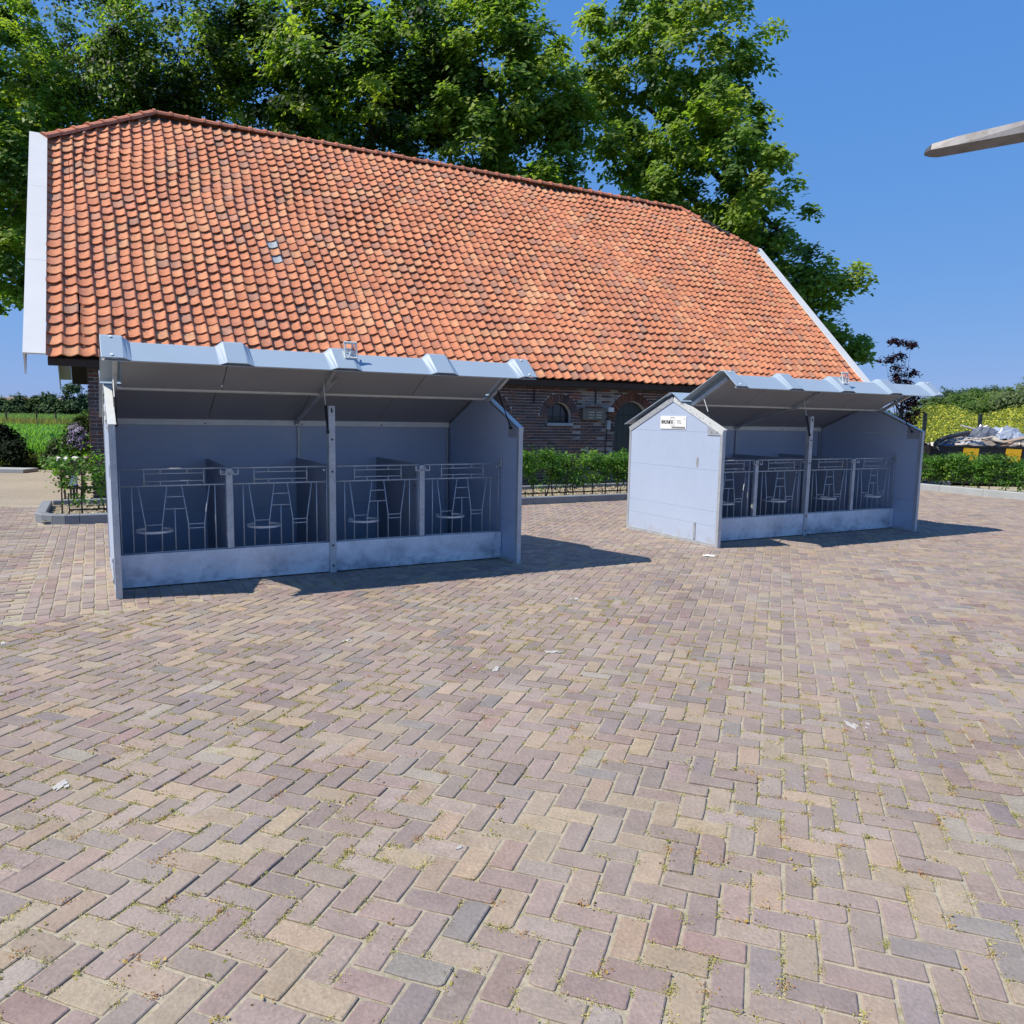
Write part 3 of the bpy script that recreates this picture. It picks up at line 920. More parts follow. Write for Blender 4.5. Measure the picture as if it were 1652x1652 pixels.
M_DIV = mat('dark_grey_divider_board', (.29, .32, .39), rough=.55, noise=[(3, .08, 5)])
def make_shelter():
    root = tag(empty('calf_shelter'), 'x', 'calf shelter', 'grey calf shelters standing on the yard')
    outline = [(0, 0), (SD, 0), (SD, HF), (YA, HA), (0, HF)]
    seams = [0.0, .259, .44, .94, 1.40, 2.0]
    for sgn in (0, 1):
        xo = 0.0 if sgn == 0 else SL            # outer face
        d = 1 if sgn == 0 else -1               # towards the inside
        fr = MB()
        fr.box((xo - d * .003, -.004, 0), (xo + d * .046, .040, HF - .01))                    # front channel
        fr.box((xo - d * .003, SD - .036, 0), (xo + d * .046, SD + .004, HF - .015))          # rear channel
        fr.box((xo - d * .003, .0405, 0), (xo + d * .044, SD - .0365, .042))                  # foot angle
        pn = fr.build('side_panel', M_GALV, root)
        core = [(.03, .03), (SD - .03, .03), (SD - .03, HF - .02), (YA, HA - .035), (.03, HF - .02)]
        for z0, z1 in zip(seams[:-1], seams[1:]):
            pl = clip_z(core, z0 + .0008, z1 - .0008)
            mb = MB(); mb.prism(pl, YZ, xo + d * .003, xo + d * .038); mb.build('plank', M_PANEL, pn)
        # sloping edge trims with hole rows, front and rear
        for (a, b) in (((-.01, HF - .022), (YA - .012, HA - .004)), ((SD + .012, HF - .022), (YA + .012, HA - .004))):
            a, b = Vector((0, a[0], a[1])), Vector((0, b[0], b[1])); u = (b - a).normalized(); nrm = Vector((0, -u.z, u.y))
            if nrm.z < 0: nrm = -nrm
            mb = MB()
            P4 = [a + nrm * .012, b + nrm * .012, b - nrm * .05, a - nrm * .05]
            mb.prism([(p.y, p.z) for p in P4], YZ, xo - d * .006, xo - d * .002)
            P4 = [a + nrm * .016, b + nrm * .016, b + nrm * .0125, a + nrm * .0125]
            mb.prism([(p.y, p.z) for p in P4], YZ, xo - d * .006, xo + d * .055)
            tr = mb.build('edge_trim', M_GALVL if a.y < .5 else M_GALV, pn)
            nh = 11; hm = MB()
            L = (b - a).length
            for k in range(nh):
                c = a + u * (L * (.25 + .66 * k / (nh - 1))) - nrm * (.012 + .018 * (k % 2))
                hm.tube([(xo - d * .0075, c.y, c.z), (xo - d * .0055, c.y, c.z)], .0055, 6)
            hm.build('trim_holes', M_BLACK, tr)
        # corner plate at the front shoulder with two bolts
        mb = MB(); mb.prism([(.012, HF - .075), (.262, HF - .075 + .0), (.262, HF + .065), (.012, HF - .03)], YZ, xo - d * .0052, xo - d * .0026)
        cpn = mb.build('corner_plate', M_GALV, pn)
        mb = MB()
        for y in (.09, .19): mb.tube([(xo - d * .010, y, HF - .035), (xo - d * .004, y, HF - .035)], .012, 8)
        mb.build('bolt', M_INKG, pn)
        mb = MB(); mb.prism([(.012, HF - .11), (.235, HF - .11), (.235, HF + .055), (.012, HF - .03)], YZ, xo + d * .0385, xo + d * .042); mb.build('inner_plate', M_LINING, pn)
        # finger slot and strap bracket
        mb = MB(); ov = [(.424 + .019 * math.cos(t), 1.03 + math.copysign(.045, math.sin(t)) * (abs(math.sin(t)) > .01) + .019 * math.sin(t)) for t in np.linspace(0, 2 * math.pi, 17)[:-1]]
        mb.prism(ov, YZ, xo - d * .001, xo + d * .0028); sl_ = mb.build('finger_slot', M_GALV, pn)
        mb = MB(); mb.prism([(.424 + (y - .424) * .55, 1.03 + (z - 1.03) * .72) for y, z in ov], YZ, xo - d * .0018, xo - d * .0011); mb.build('slot_hole', M_INKG, pn)
        mb = MB(); mb.box((xo - d * .0052, .40, .045), (xo + d * .0026, .436, .275)); mb.box((xo - d * .012, .405, .052), (xo - d * .0055, .431, .085)); mb.box((xo - d * .012, .405, .235), (xo - d * .0055, .431, .265))
        mb.build('strap_bracket', M_GALV, pn)
        if sgn == 0:    # maker's sign high on the gable
            sg = MB(); sg.prism([(.66, 1.425), (1.17, 1.425), (1.17, 1.592), (.66, 1.592)], YZ, xo - .0045, xo - .0005)
            sign = sg.build('sign', M_SIGNW, pn)
            # lettering is laid out in (along = from left to right as seen from outside, up)
            to = lambda a, z, w=0: (xo - .0055 - w, 1.17 - a, 1.425 + z)
            mk = MB()
            mk.prism([(.025, .068), (.205, .068), (.205, .112), (.025, .112)], lambda a, z, w: to(a, z, w), 0, .0005)
            mk.prism([(.235, .010), (.49, .010), (.49, .030), (.235, .030)], lambda a, z, w: to(a, z, w), 0, .0005)
            mk.prism([(.222, .068), (.244, .068), (.244, .112), (.222, .112)], lambda a, z, w: to(a, z, w), 0, .0005)
            for zc_ in (.070, .090, .1095): mk.prism([(.2445, zc_ - .0025), (.264, zc_ - .0025), (.264, zc_ + .0025), (.2445, zc_ + .0025)], lambda a, z, w: to(a, z, w), 0, .0005)
            mk.build('lettering', M_INK, sign)
            dsh = MB()
            for q in range(15): dsh.prism([(.246 + q * .0155, .0175), (.246 + q * .0155 + .010, .0175), (.246 + q * .0155 + .010, .0225), (.246 + q * .0155, .0225)], lambda a, z, w: to(a, z, w), .0008, .0012)
            dsh.build('fine_print', M_SIGNW, sign)
            rg = MB()
            oc = [(.246 + .046 * math.copysign(abs(math.cos(t)) ** .6, math.cos(t)), .094 + .052 * math.copysign(abs(math.sin(t)) ** .7, math.sin(t))) for t in np.linspace(0, 2 * math.pi, 25)[:-1]]
            for i in range(24):
                p, q = oc[i], oc[(i + 1) % 24]; s_ = lambda r: (.246 + (r[0] - .246) * .93, .094 + (r[1] - .094) * .93)
                rg.prism([p, q, s_(q), s_(p)], lambda a, z, w: to(a, z, w), 0, .0005)
            rg.prism([(.215, .143), (.277, .143), (.287, .150), (.205, .150)], lambda a, z, w: to(a, z, w), 0, .0005)
            rg.build('emblem', M_INKG, sign)
            for body, size, a, z, mt, w in (('CALF', .056, .115, .090, M_SIGNW, .0008), ('TEL', .062, .375, .090, M_INKG, .0002), ('\u00ae', .022, .468, .128, M_INKG, .0002)):
                me = text_mesh(body, size, 'lettering'); me.materials.clear(); me.materials.append(mt)
                o = bpy.data.objects.new('lettering', me)
                o.matrix_local = Matrix(((0, 0, -1, to(a, z, w)[0]), (-1, 0, 0, to(a, z, w)[1]), (0, 1, 0, to(a, z, w)[2]), (0, 0, 0, 1)))
                link(o, sign)
    # rear wall and its top angle
    bw = empty('rear_wall', parent=root)
    for z0, z1 in ((.02, .50), (.50, .96), (.96, 1.40)):
        mb = MB(); mb.box((.047, SD - .06, z0 + .0015), (SL - .047, SD - .025, z1 - .0015)); mb.build('plank', M_PANEL, bw)
    mb = MB()
    mb.box((.047, SD - .075, 1.402), (1.926, SD - .063, 1.472)); mb.box((1.934, SD - .075, 1.402), (SL - .047, SD - .063, 1.472))
    mb.box((.047, SD - .0625, 1.41), (SL - .047, SD - .02, 1.425)); mb.build('top_angle', mat('painted_reflection_strip', (.86, .87, .84), rough=.6, noise=[(7, .10, 6)]), bw)  # light reflected by the metal is put into this strip's paler colour
    mb = MB()
    for x in (.95, 1.89, 1.97, 2.9): mb.tube([(x, SD - .082, 1.42), (x, SD - .0755, 1.42)], .010, 8)
    mb.build('bolt', M_INKG, bw)
    mb = MB(); mb.box((1.915, SD - .088, .05), (1.945, SD - .0765, 1.40)); mb.box((SL - .085, SD - .088, .05), (SL - .06, SD - .0765, 1.40)); mb.box((.06, SD - .088, .05), (.085, SD - .0765, 1.40))
    mb.build('rear_post', M_GALV, bw)
    # fixed rear roof slope with ribs, and the ridge cap
    def rib_h(x, top_):
        h = 0
        for c, hw in RIBS:
            e = abs(x - c) - hw
            h = max(h, 1 - max(0, min(1, e / .06)))
        return h * top_
    RIBS = [(.045, .075), (.965, .080), (1.895, .085), (2.845, .085), (3.775, .075)]
    xs = sorted(set([-.035, SL + .035] + [round(v, 4) for c, hw in RIBS for v in (c - hw - .06, c - hw - .03, c - hw, c + hw, c + hw + .03, c + hw + .06) if -.035 < v < SL + .035]))
    def sheet_mb(stations, th=.006):
        """stations: (point, normal, rib height)"""
        mb = MB(); n = len(xs)
        vs = []
        for dth in (0, -th):
            for p, nr, rh in stations:
                for x in xs:
                    q = p + nr * (rib_h(x, rh) + dth); vs.append((x, q.y, q.z))
        m_ = len(stations); off = n * m_
        fs = []
        for k in range(m_ - 1):
            for i in range(n - 1):
                a = k * n + i
                fs.append((a, a + 1, a + n + 1, a + n)); fs.append((off + a, off + a + n, off + a + n + 1, off + a + 1))
        for i in range(n - 1):
            fs.append((i, off + i, off + i + 1, i + 1)); a = (m_ - 1) * n + i; fs.append((a, a + 1, off + a + 1, off + a))
        for k in range(m_ - 1):
            a = k * n; fs.append((a, a + n, off + a + n, off + a)); a += n - 1; fs.append((a, off + a, off + a + n, a + n))
        return mb.add(vs, fs)
    V3 = lambda y, z: Vector((0, y, z))
    a, b = V3(SD + .07, HF - .01), V3(YA + .02, HA + .018)
    u = (b - a).normalized(); nr = V3(u.z, -u.y); nr = nr if nr.z > 0 else -nr
    rr = sheet_mb([(a, nr, .05), (b, nr, .05)]).build('rear_roof', M_SHEET, root)
    mb = MB()
    for k in range(4):
        x0, x1 = .05 + (SL - .1) * k / 4 + .003, .05 + (SL - .1) * (k + 1) / 4 - .003
        p0, p1 = a - nr * .03 + u * .07, b - nr * .03
        mb2 = MB(); mb2.prism([(p0.y, p0.z), (p1.y, p1.z), ((p1 + nr * .02).y, (p1 + nr * .02).z), ((p0 + nr * .02).y, (p0 + nr * .02).z)], YZ, x0, x1)
        mb2.build('lining_panel', M_LINING, rr)
    cap = MB()
    c0, c1, c2 = V3(YA + .10, HA + .055 - .04), V3(YA, HA + .062), V3(.735, HA - .055)
    for p, q in ((c0, c1), (c1, c2)):
        dn = V3(0, -.006)
        cap.add([(-.035, p.y, p.z), (SL + .035, p.y, p.z), (SL + .035, q.y, q.z), (-.035, q.y, q.z), (-.035, p.y, p.z - .006), (SL + .035, p.y, p.z - .006), (SL + .035, q.y, q.z - .006), (-.035, q.y, q.z - .006)],
                [(0, 1, 2, 3), (7, 6, 5, 4), (0, 4, 5, 1), (1, 5, 6, 2), (2, 6, 7, 3), (3, 7, 4, 0)])
    cap.build('ridge_cap', M_SHEET, root)
    mb = MB(); mb.tube([(.05, .725, 1.742), (SL - .05, .725, 1.742)], .021, 8); mb.build('ridge_tube', M_GALVL, root)
    for x in (1.90,):
        mb = MB(); mb.bar((x, .74, 1.73), (x, SD - .09, 1.44), .04, .03, (0, 0, 1)); mb.build('rafter', M_GALV, root)
    # the lifted lid: main slope, rounded bend, lip
    um, ul = (BEND - HING).normalized(), (LIP - BEND).normalized()
    nm = Vector((0, um.z, -um.y)); nm = nm if nm.z > 0 else -nm
    nl = Vector((0, ul.z, -ul.y)); nl = nl if nl.z > 0 else -nl
    nb_ = (nm + nl).normalized()
    r_ = .028
    sh_ = [(HING, nm, .050), (BEND - um * r_, nm, .050), (BEND - um * r_ * .45 + ul * r_ * .15, (nm * .8 + nl * .2).normalized(), .051),
           (BEND + ul * r_ * .45 - um * r_ * .15, (nm * .2 + nl * .8).normalized(), .051), (BEND + ul * r_, nl, .050), (LIP, nl, .024)]
    lid = sheet_mb(sh_).build('lid', M_SHEET, root)
    lid.data.polygons.foreach_set('use_smooth', np.zeros(len(lid.data.polygons), bool))
    for k in range(4):
        x0 = .13 if k == 0 else .945 * k + .02; x1 = SL - .13 if k == 3 else .945 * (k + 1) + .012
        p0, p1 = HING - nm * .012 + um * .03, BEND - nm * .012 - um * .01 + ul * .0
        p2 = LIP - nl * .012
        poly = [p0, p1, p1 - nm * .012 + um * -.006, p0 - nm * .012]
        mb2 = MB(); mb2.prism([(p.y, p.z) for p in poly], YZ, x0, x1); mb2.build('lining_panel', M_LINING, lid)
    mb = MB()
    mb.add([(-.03, *(LIP - nl * .008).yz), (SL + .03, *(LIP - nl * .008).yz), (SL + .03, *(LIP - nl * .008 - ul * .02).yz), (-.03, *(LIP - nl * .008 - ul * .02).yz)], [(0, 1, 2, 3)])
    mb2 = MB(); e0 = LIP - nl * .0065; mb2.prism([(e0.y, e0.z), ((e0 - ul * .03).y, (e0 - ul * .03).z), ((e0 - ul * .03 - nl * .004).y, (e0 - ul * .03 - nl * .004).z), ((e0 - nl * .004).y, (e0 - nl * .004).z)], YZ, -.03, SL + .03)
    mb2.build('lip_edge', M_GALV, lid)
    for x in (.075, 1.90, SL - .075):
        mb2 = MB(); p, q = HING - nm * .045 + um * .02, BEND - nm * .045 - um * .03
        mb2.bar((x, p.y, p.z), (x, q.y, q.z), .035, .04, nm)
        if x == 1.90:
            mb2.bar((x - .02, (p.lerp(q, .12)).y, p.lerp(q, .12).z - .03), (x + .05, p.lerp(q, .55).y, p.lerp(q, .55).z - .03), .02, .02, nm)
        mb2.build('lid_stiffener', M_GALV, lid)
    sc_ = MB()
    for x in (.04, SL - .05):
        for t in (.12, .90):
            p = BEND.lerp(LIP, t) + nl * (.050 if t < .5 else .026); sc_.tube([(x, p.y, p.z), (x, *(p + nl * .008).yz)], .011, 8)
    sc_.build('screw', M_SIGNW, lid)
    # handle bracket on the middle rib of the lip
    hb = MB(); xc = 1.965; B0 = BEND.lerp(LIP, .18) + nl * .050; B1 = BEND.lerp(LIP, .52) + nl * .042
    up2 = (nl * .35 + Vector((0, -.15, .95))).normalized()
    for sx in (-.055, .055):
        hb.bar((xc + sx, B1.y, B1.z), (xc + sx * .9, *(B0 + nl * .055 + up2 * .03).yz), .012, .012, nl)
        hb.bar((xc + sx, *(B1 - nl * .0).yz), (xc + sx, *(B0 + nl * .002).yz), .014, .006, nl)
    T_ = B0 + nl * .055 + up2 * .03
    hb.bar((xc - .06, T_.y, T_.z), (xc + .06, T_.y, T_.z), .014, .022, nl)
    hb.bar((xc - .06, *(B1 + nl * .004).yz), (xc + .06, *(B1 + nl * .004).yz), .012, .012, nl)
    hb.bar((xc - .03, *(B1 + nl * .006).yz), (xc + .025, *(T_ - up2 * .02).yz), .010, .010, nl)
    hb.bar((xc - .05, *(B0 + nl * .03).yz), (xc + .05, *(B0.lerp(B1, .5) + nl * .02).yz), .008, .03, nl)
    hb.build('handle_bracket', M_GALVL, lid)
    # gas struts
    for x, lo, hi in ((.062, (.22, 1.42), (.455, 1.862)), (SL - .062, (.15, 1.43), (.47, 1.858)), (1.865, (.33, 1.37), (.47, 1.862))):
        p, q = Vector((x, *lo)), Vector((x, *hi)); k = p.lerp(q, .52)
        st = MB(); st.tube([p, k], .009, 8) if x != SL - .062 else st.tube([k, q], .012, 8)
        if x == SL - .062: st.tube([p, k], .006, 8)
        else: st.tube([p, k], .012, 8)
        st.tube([p - Vector((.012, 0, 0)), p + Vector((.012, 0, 0))], .014, 8)
        g = st.build('gas_strut', M_BLACK, root)
        if x != SL - .062:
            r2 = MB(); r2.tube([k, q], .005, 6); r2.build('strut_rod', M_GALVL, g)
    # front posts, kick boards, dividers
    YF = .35
    mb = MB(); mb.box((1.876, YF - .012, .0), (1.938, YF + .05, 1.62)); po = mb.build('front_post', M_GALV, root)
    mb = MB()
    for z in (.07, .27, .99, 1.30, 1.57): mb.tube([(1.907, YF - .018, z), (1.907, YF - .0125, z)], .010, 8)
    mb.build('bolt', M_BLACK, po)
    mb = MB(); mb.box((1.899, YF - .0135, 1.555), (1.913, YF - .0118, 1.60)); mb.build('slot_hole', M_BLACK, po)
    for x in (.962, 2.846):
        mb = MB(); mb.box((x - .026, YF + .012, .305), (x + .028, YF + .055, 1.035)); po = mb.build('front_post', M_GALV, root)
        mb = MB(); mb.tube([(x, YF + .005, .985), (x, YF + .0115, .985)], .011, 8); mb.build('bolt', M_INKG, po)
        hk = MB()
        for sx in (-1, 1):
            hk.bar((x + sx * .032, YF - .004, 1.015), (x + sx * .032, YF - .004, .985), .010, .010, (0, 1, 0))
            hk.bar((x + sx * .032, YF - .004, .985), (x + sx * .075, YF - .004, .985), .010, .010, (0, 1, 0))
            hk.bar((x + sx * .075, YF - .004, .985), (x + sx * .075, YF - .004, 1.03), .010, .010, (0, 1, 0))
        hk.build('gate_hook', M_GALV, po)
    for x0, x1 in ((.047, 1.8745), (1.9395, SL - .047)):
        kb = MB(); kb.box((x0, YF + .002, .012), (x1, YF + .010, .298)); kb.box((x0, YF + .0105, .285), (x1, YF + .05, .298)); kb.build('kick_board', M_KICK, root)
    for x in (.955, 1.905, 2.845):
        mb = MB(); mb.box((x - .012, .48, .03), (x + .012, SD - .09, 1.045)); dv = mb.build('divider', M_DIV, root)
        mb = MB()
        for z in (.82, .93): mb.tube([(x - .014, .53, z), (x + .014, .53, z)], .012, 8)
        mb.build('divider_hole', M_BLACK, dv)
    mb = MB(); mb.box((.047, YF + .052, .004), (SL - .047, SD - .064, .022)); mb.build('added_dark_floor', mat('added_floor_dark', (.06, .058, .055), rough=.9, noise=(4, .3, 5)), root)  # unseen dark sheet added to cut bounce light inside the shelter
    # feed gates
    R = .0056
    def gate():
        g = MB(); T = lambda p, q, r=R: g.tube([(p[0], 0, p[1]), (q[0], 0, q[1])], r, 6)
        T((0, 0), (0, .735)); T((.868, 0), (.868, .735)); T((0, 0), (.868, 0)); T((0, .735), (.868, .735), .0085); T((0, .588), (.868, .588), .0085)
        T((.192, .588), (.192, .735)); T((.678, .588), (.678, .735)); T((.192, .695), (.678, .695)); T((.192, .627), (.678, .627))
        for x in (.322, .541): T((x, .695), (x, .735)); T((x, .588), (x, .627))
        T((.092, 0), (.092, .588)); T((.769, 0), (.769, .588))
        g.tube([(.142, 0, .588), (.189, 0, .240), (.187, 0, 0)], R, 6); g.tube([(.372, 0, .588), (.323, 0, .235), (.318, 0, 0)], R, 6)
        g.tube([(.492, 0, .588), (.539, 0, .243), (.540, 0, 0)], R, 6); g.tube([(.723, 0, .588), (.674, 0, .243), (.671, 0, 0)], R, 6)
        T((.358, .488), (.505, .488)); T((.342, .380), (.520, .380)); T((.430, 0), (.430, .380))
        T((.189, .243), (.323, .243)); T((.539, .239), (.674, .239)); T((.539, .201), (.674, .201))
        o = g.build('feed_gate', M_GALV, root, smooth=True)
        rg = MB(); n = 28; cy = -.085
        for k in range(n):
            t0, t1 = [math.radians(118 + (422 - 118) * (k + e) / n) for e in (0, 1)]
            pr = []
            for t in (t0, t1):
                for r, z in ((.150, .196), (.150, .216), (.146, .216), (.146, .196)): pr.append((.256 + r * math.cos(t), cy + r * math.sin(t), z))
            rg.add(pr, [(0, 1, 5, 4), (1, 2, 6, 5), (2, 3, 7, 6), (3, 0, 4, 7)] + ([(3, 2, 1, 0)] if k == 0 else [(4, 5, 6, 7)] if k == n - 1 else []))
        rg.build('bucket_ring', M_GALV, o)
        hh = MB(); hh.box((.02, -.012, .690), (.055, .012, .722)) if False else hh.tube([(.84, -.012, .70), (.84, .012, .70)], .010, 8)
        hh.build('gate_latch', M_GALV, o)
        return o
    g0 = gate(); g0.location = (.070, YF + .03, .305)
    for x in (.992, 1.946, 2.878):
        g = copy_tree(g0, root); g.location = (x, YF + .03, .305)
    mb = MB(); mb.bar((SL - .075, YF + .03, 1.03), (SL - .048, YF + .03, 1.03), .02, .02); mb.box((SL - .062, YF + .0, 1.0), (SL - .048, YF + .06, 1.09)); mb.build('gate_hinge', M_GALV, root)
    return root
sh1 = make_shelter()
sh1.location = (-3.243, 6.182, 0); sh1.rotation_euler = (0, 0, .5072)
sh1['label'] = 'large grey calf shelter nearest the camera at left, lid raised over four barred feeding gates'
sh2 = copy_tree(sh1)
sh2.location = (2.504, 9.230, 0); sh2.rotation_euler = (0, 0, .4932)
sh2['label'] = 'rear calf shelter at right showing its pale gable wall with a white sign, lid raised'

# ================================================================== VEGETATION
def px_blobs(lst, Y, squash=1.0):
    out = []
    for b in lst:
        px, py, r = b[:3]; dY = b[3] if len(b) > 3 else 0; ry = b[4] if len(b) > 4 else r
        c = at(px, py, Y + dY); R = r * (Y + dY) / F_PX
        out.append((c.x, c.y, c.z, R, R * squash, ry * (Y + dY) / F_PX))
    return out
LIND = [(.235, .320, .058), (.190, .285, .054), (.285, .355, .066), (.140, .225, .046), (.220, .305, .052), (.090, .160, .036)]
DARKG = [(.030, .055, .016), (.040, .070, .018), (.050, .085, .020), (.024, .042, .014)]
def limb_pts(a, b, bend, n=5):
    a, b = Vector(a), Vector(b); o = Vector((rng.normal(), rng.normal(), abs(rng.normal()) * .5)) * bend
    return [a.lerp(b, t) + o * math.sin(math.pi * t) for t in np.linspace(0, 1, n)]
def tree(name, blobs, base, r0, label, group=None, nclump=240, per=150, csize=.55, leaf=.16, cols=LIND, nlimb=8, cat='tree', leafmat=None, up=.55, shell=(.45, 1.04)):
    base = Vector(base)
    root = tag(empty(name, base), label, cat, group)
    V, c = leaf_cloud(blobs, nclump, per, csize, leaf, cols, up=up, shell=shell)
    V = V - np.array(base)
    o = bpy.data.objects.new('crown', quads_mesh('crown', V, c, leafmat or M_LEAF)); link(o, root)
    B = np.array(blobs); ctr = Vector(np.average(B[:, :3], axis=0, weights=B[:, 3] ** 2)) - base
    topz = ctr.z + B[:, 5].max() * .4
    mb = MB(); fork = Vector((ctr.x * .15, ctr.y * .15, topz * .35))
    mb.tube([(0, 0, -.1), (0, 0, .4 * fork.z), fork, fork.lerp(Vector((ctr.x, ctr.y, topz)), .6), (ctr.x, ctr.y, topz)], [r0 * 1.25, r0, r0 * .85, r0 * .5, r0 * .12], 9)
    mb.build('trunk', M_BARK, root, smooth=True)
    for k in range(nlimb):
        b = blobs[int(rng.integers(len(blobs)))] if k >= len(blobs) else blobs[k]
        t = rng.uniform(0, .7)
        s = fork.lerp(Vector((ctr.x, ctr.y, topz)), t)
        e = Vector(b[:3]) - base
        lb = MB(); lb.tube(limb_pts(s, e, .25 * b[3]), [r0 * .42 * (1 - .4 * t), r0 * .32, r0 * .22, r0 * .13, r0 * .04], 6)
        lb.build('limb', M_BARK, root, smooth=True)
    return root
# big lindens behind the barn
g_ = 'tall trees behind the barn'
b = px_blobs([(1075, 110, 150, 3), (1150, 250, 105, 0), (1022, 250, 60, 2), (955, 165, 50, 2), (985, 215, 42, 1), (940, 90, 70, 3), (1172, 205, 62, -2), (1215, 300, 66, -2), (1120, 60, 120, 3), (1245, 375, 70, 0), (1325, 438, 50, -1), (1250, 440, 70, 2),
               (1318, 495, 36, 0), (1352, 548, 40, 1), (1372, 588, 24, 0), (1290, 530, 60, 2), (1140, 340, 90, 3), (1060, 320, 60, 0), (1345, 620, 30, 2), (1362, 438, 20, -1), (1382, 562, 15, 0), (1270, 270, 20, 0), (1278, 300, 15, 1), (1300, 365, 18, -1)], 33, .9)
tree('linden_tree', b, (13.2, 37, 0), .45, 'big bright linden at the right end of the barn, drooping past the verge', g_, 400, 140, .56, .265, nlimb=14, up=.8, shell=(.5, 1.0))
b = px_blobs([(800, 120, 110, 0), (750, 210, 70, -1), (850, 230, 72, 0), (885, 165, 62, 1), (898, 280, 36, 0), (915, 200, 42, 1), (860, 300, 45, -2), (690, 150, 90, 2), (770, 60, 110, 2), (800, 300, 50, 3), (720, 280, 60, 3)], 31, .9)
tree('linden_tree', b, (-1.0, 35, 0), .42, 'linden with yellow green clumps above the middle of the roof ridge', g_, 290, 140, .55, .245, nlimb=9, up=.8, shell=(.5, 1.0))
b = px_blobs([(560, 120, 120, 0), (470, 190, 75, 1), (620, 190, 80, 0), (430, 110, 90, 2), (540, 225, 55, 2), (640, 260, 50, 2), (500, 60, 110, 2), (650, 80, 90, 1)], 30, .9)
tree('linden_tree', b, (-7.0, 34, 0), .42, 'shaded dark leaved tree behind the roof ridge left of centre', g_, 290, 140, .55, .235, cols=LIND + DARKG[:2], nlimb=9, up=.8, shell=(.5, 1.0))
b = px_blobs([(290, 60, 100, 0), (200, 110, 90, 0), (350, 130, 70, 1), (120, 150, 80, 1), (260, 150, 70, 1), (100, 60, 110, 3)], 31, .9)
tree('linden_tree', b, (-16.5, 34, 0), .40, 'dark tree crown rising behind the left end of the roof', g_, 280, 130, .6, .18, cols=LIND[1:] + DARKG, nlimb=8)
b = px_blobs([(-40, 120, 130, 2), (15, 250, 58, 0), (-20, 330, 80, 1), (18, 400, 48, 0), (-30, 440, 60, 2), (34, 462, 22, 0), (40, 300, 30, 0), (20, 180, 50, 1), (-60, 250, 110, 3), (46, 380, 14, 0)], 27, .9)
tree('linden_tree', b, (-20.5, 29.5, 0), .40, 'linden at the left edge with branches hanging beside the white verge board', g_, 290, 140, .46, .22, nlimb=10, up=.8, shell=(.5, 1.0))

# hedges: stems, leaves on them, low black wire support
HEDGE = [(.095, .22, .035), (.135, .27, .04), (.060, .155, .026), (.19, .32, .05), (.035, .09, .018)]
def hedge(p0, p1, label, n, z0, z1, wid, gaps, leaf=.052, stem_gap=.26, sparse=None):
    p0, p1 = Vector(p0), Vector(p1); L = (p1 - p0).length; u = (p1 - p0) / L; v = Vector((-u.y, u.x, 0))
    root = tag(empty('hedge', p0), label, 'hedge')
    C = max(1, n // 26)
    t = rng.uniform(0, L, C)
    h = rng.beta(1.35, 1.0, C)
    keep = np.ones(C, bool)
    dens = .5 + .5 * np.sin(t * 3.1 + 1 + 3 * h) * np.sin(t * 7.7 - 5 * h)
    keep &= rng.random(C) < np.clip(h * 1.05 + .30 * dens + gaps, .08, 1)
    t, h = t[keep], h[keep]; C = len(t)
    w = rng.normal(size=C) * wid * .42
    top = z1 + .05 * np.sin(t * 2.3) + .04 * np.sin(t * 5.9 + 1)
    z = z0 + (top - z0) * h + rng.normal(size=C) * .02
    ctr = np.array([tuple(u * a + v * b_) for a, b_ in zip(t, w)]); ctr[:, 2] = z
    k = np.repeat(np.arange(C), 26)
    off = rng.normal(size=(len(k), 3)) * np.array([.075, .075, .045])
    P = ctr[k] + off
    N = unit(off * 4 + np.array([0, 0, .75]) + np.array(tuple(v)) * (np.sign(w)[k] * .35)[:, None] + rng.normal(size=(len(k), 3)) * .38)
    cols = np.array(HEDGE)[rng.integers(0, len(HEDGE), C)][k] * rng.uniform(.75, 1.25, len(k))[:, None]
    link(bpy.data.objects.new('foliage', quads_mesh('foliage', leaf_quads(P, N, leaf), cols, M_LEAF)), root)
    mb = MB(); a = .1
    while a < L:
        x = u * a + v * rng.normal() * .03; hh = z1 * rng.uniform(.7, 1.0)
        mb.tube([x, x + Vector((rng.normal() * .03, rng.normal() * .03, hh * .5)), x + Vector((rng.normal() * .06, rng.normal() * .06, hh))], [.013, .010, .005], 5)
        for q in range(3):
            zz = rng.uniform(.25, .8) * hh; d_ = Vector((rng.normal(), rng.normal(), 1.1)).normalized() * .25
            mb.tube([x + Vector((0, 0, zz)), x + Vector((0, 0, zz)) + d_], [.006, .003], 4, cap=False)
        a += stem_gap * rng.uniform(.7, 1.3)
    mb.build('stems', M_STEM, root)
    return root
HD = -2.50
hedge(bp(.10, HD), bp(1.5, HD), 'loose leafy end of the hedge in the kerbed bed left of the front shelter', 3900, .16, .86, .20, .02, stem_gap=.30)
hedge(bp(1.5, HD), bp(13.2, HD), 'clipped green hedge along the barn wall between the two shelters', 46000, .20, .88, .26, .08, stem_gap=.24)
HR = RK0 + EX * .55
hedge(HR - RKD * 5.0, HR + RKD * 6.5, 'dense green hedge behind the pale kerb at the right edge of the yard', 54000, .14, .80, .34, .12, leaf=.058)
# low black edging fence in front of the barn hedge
lf = tag(empty('edging_fence', bp(.3, D_KERB + .22), BA), 'low black wire edging fence between kerb and hedge', 'fence')
mb = MB(); mb.bar((0, 0, .17), (12.6, 0, .17), .022, .022); mb.build('rail', M_IRON, lf)
k = 0
while k * .42 < 12.6:
    mb = MB(); mb.tube([(k * .42, 0, -.02), (k * .42, 0, .40 if k % 4 == 0 else .22)], .009, 6); mb.build('post', M_IRON, lf); k += 1

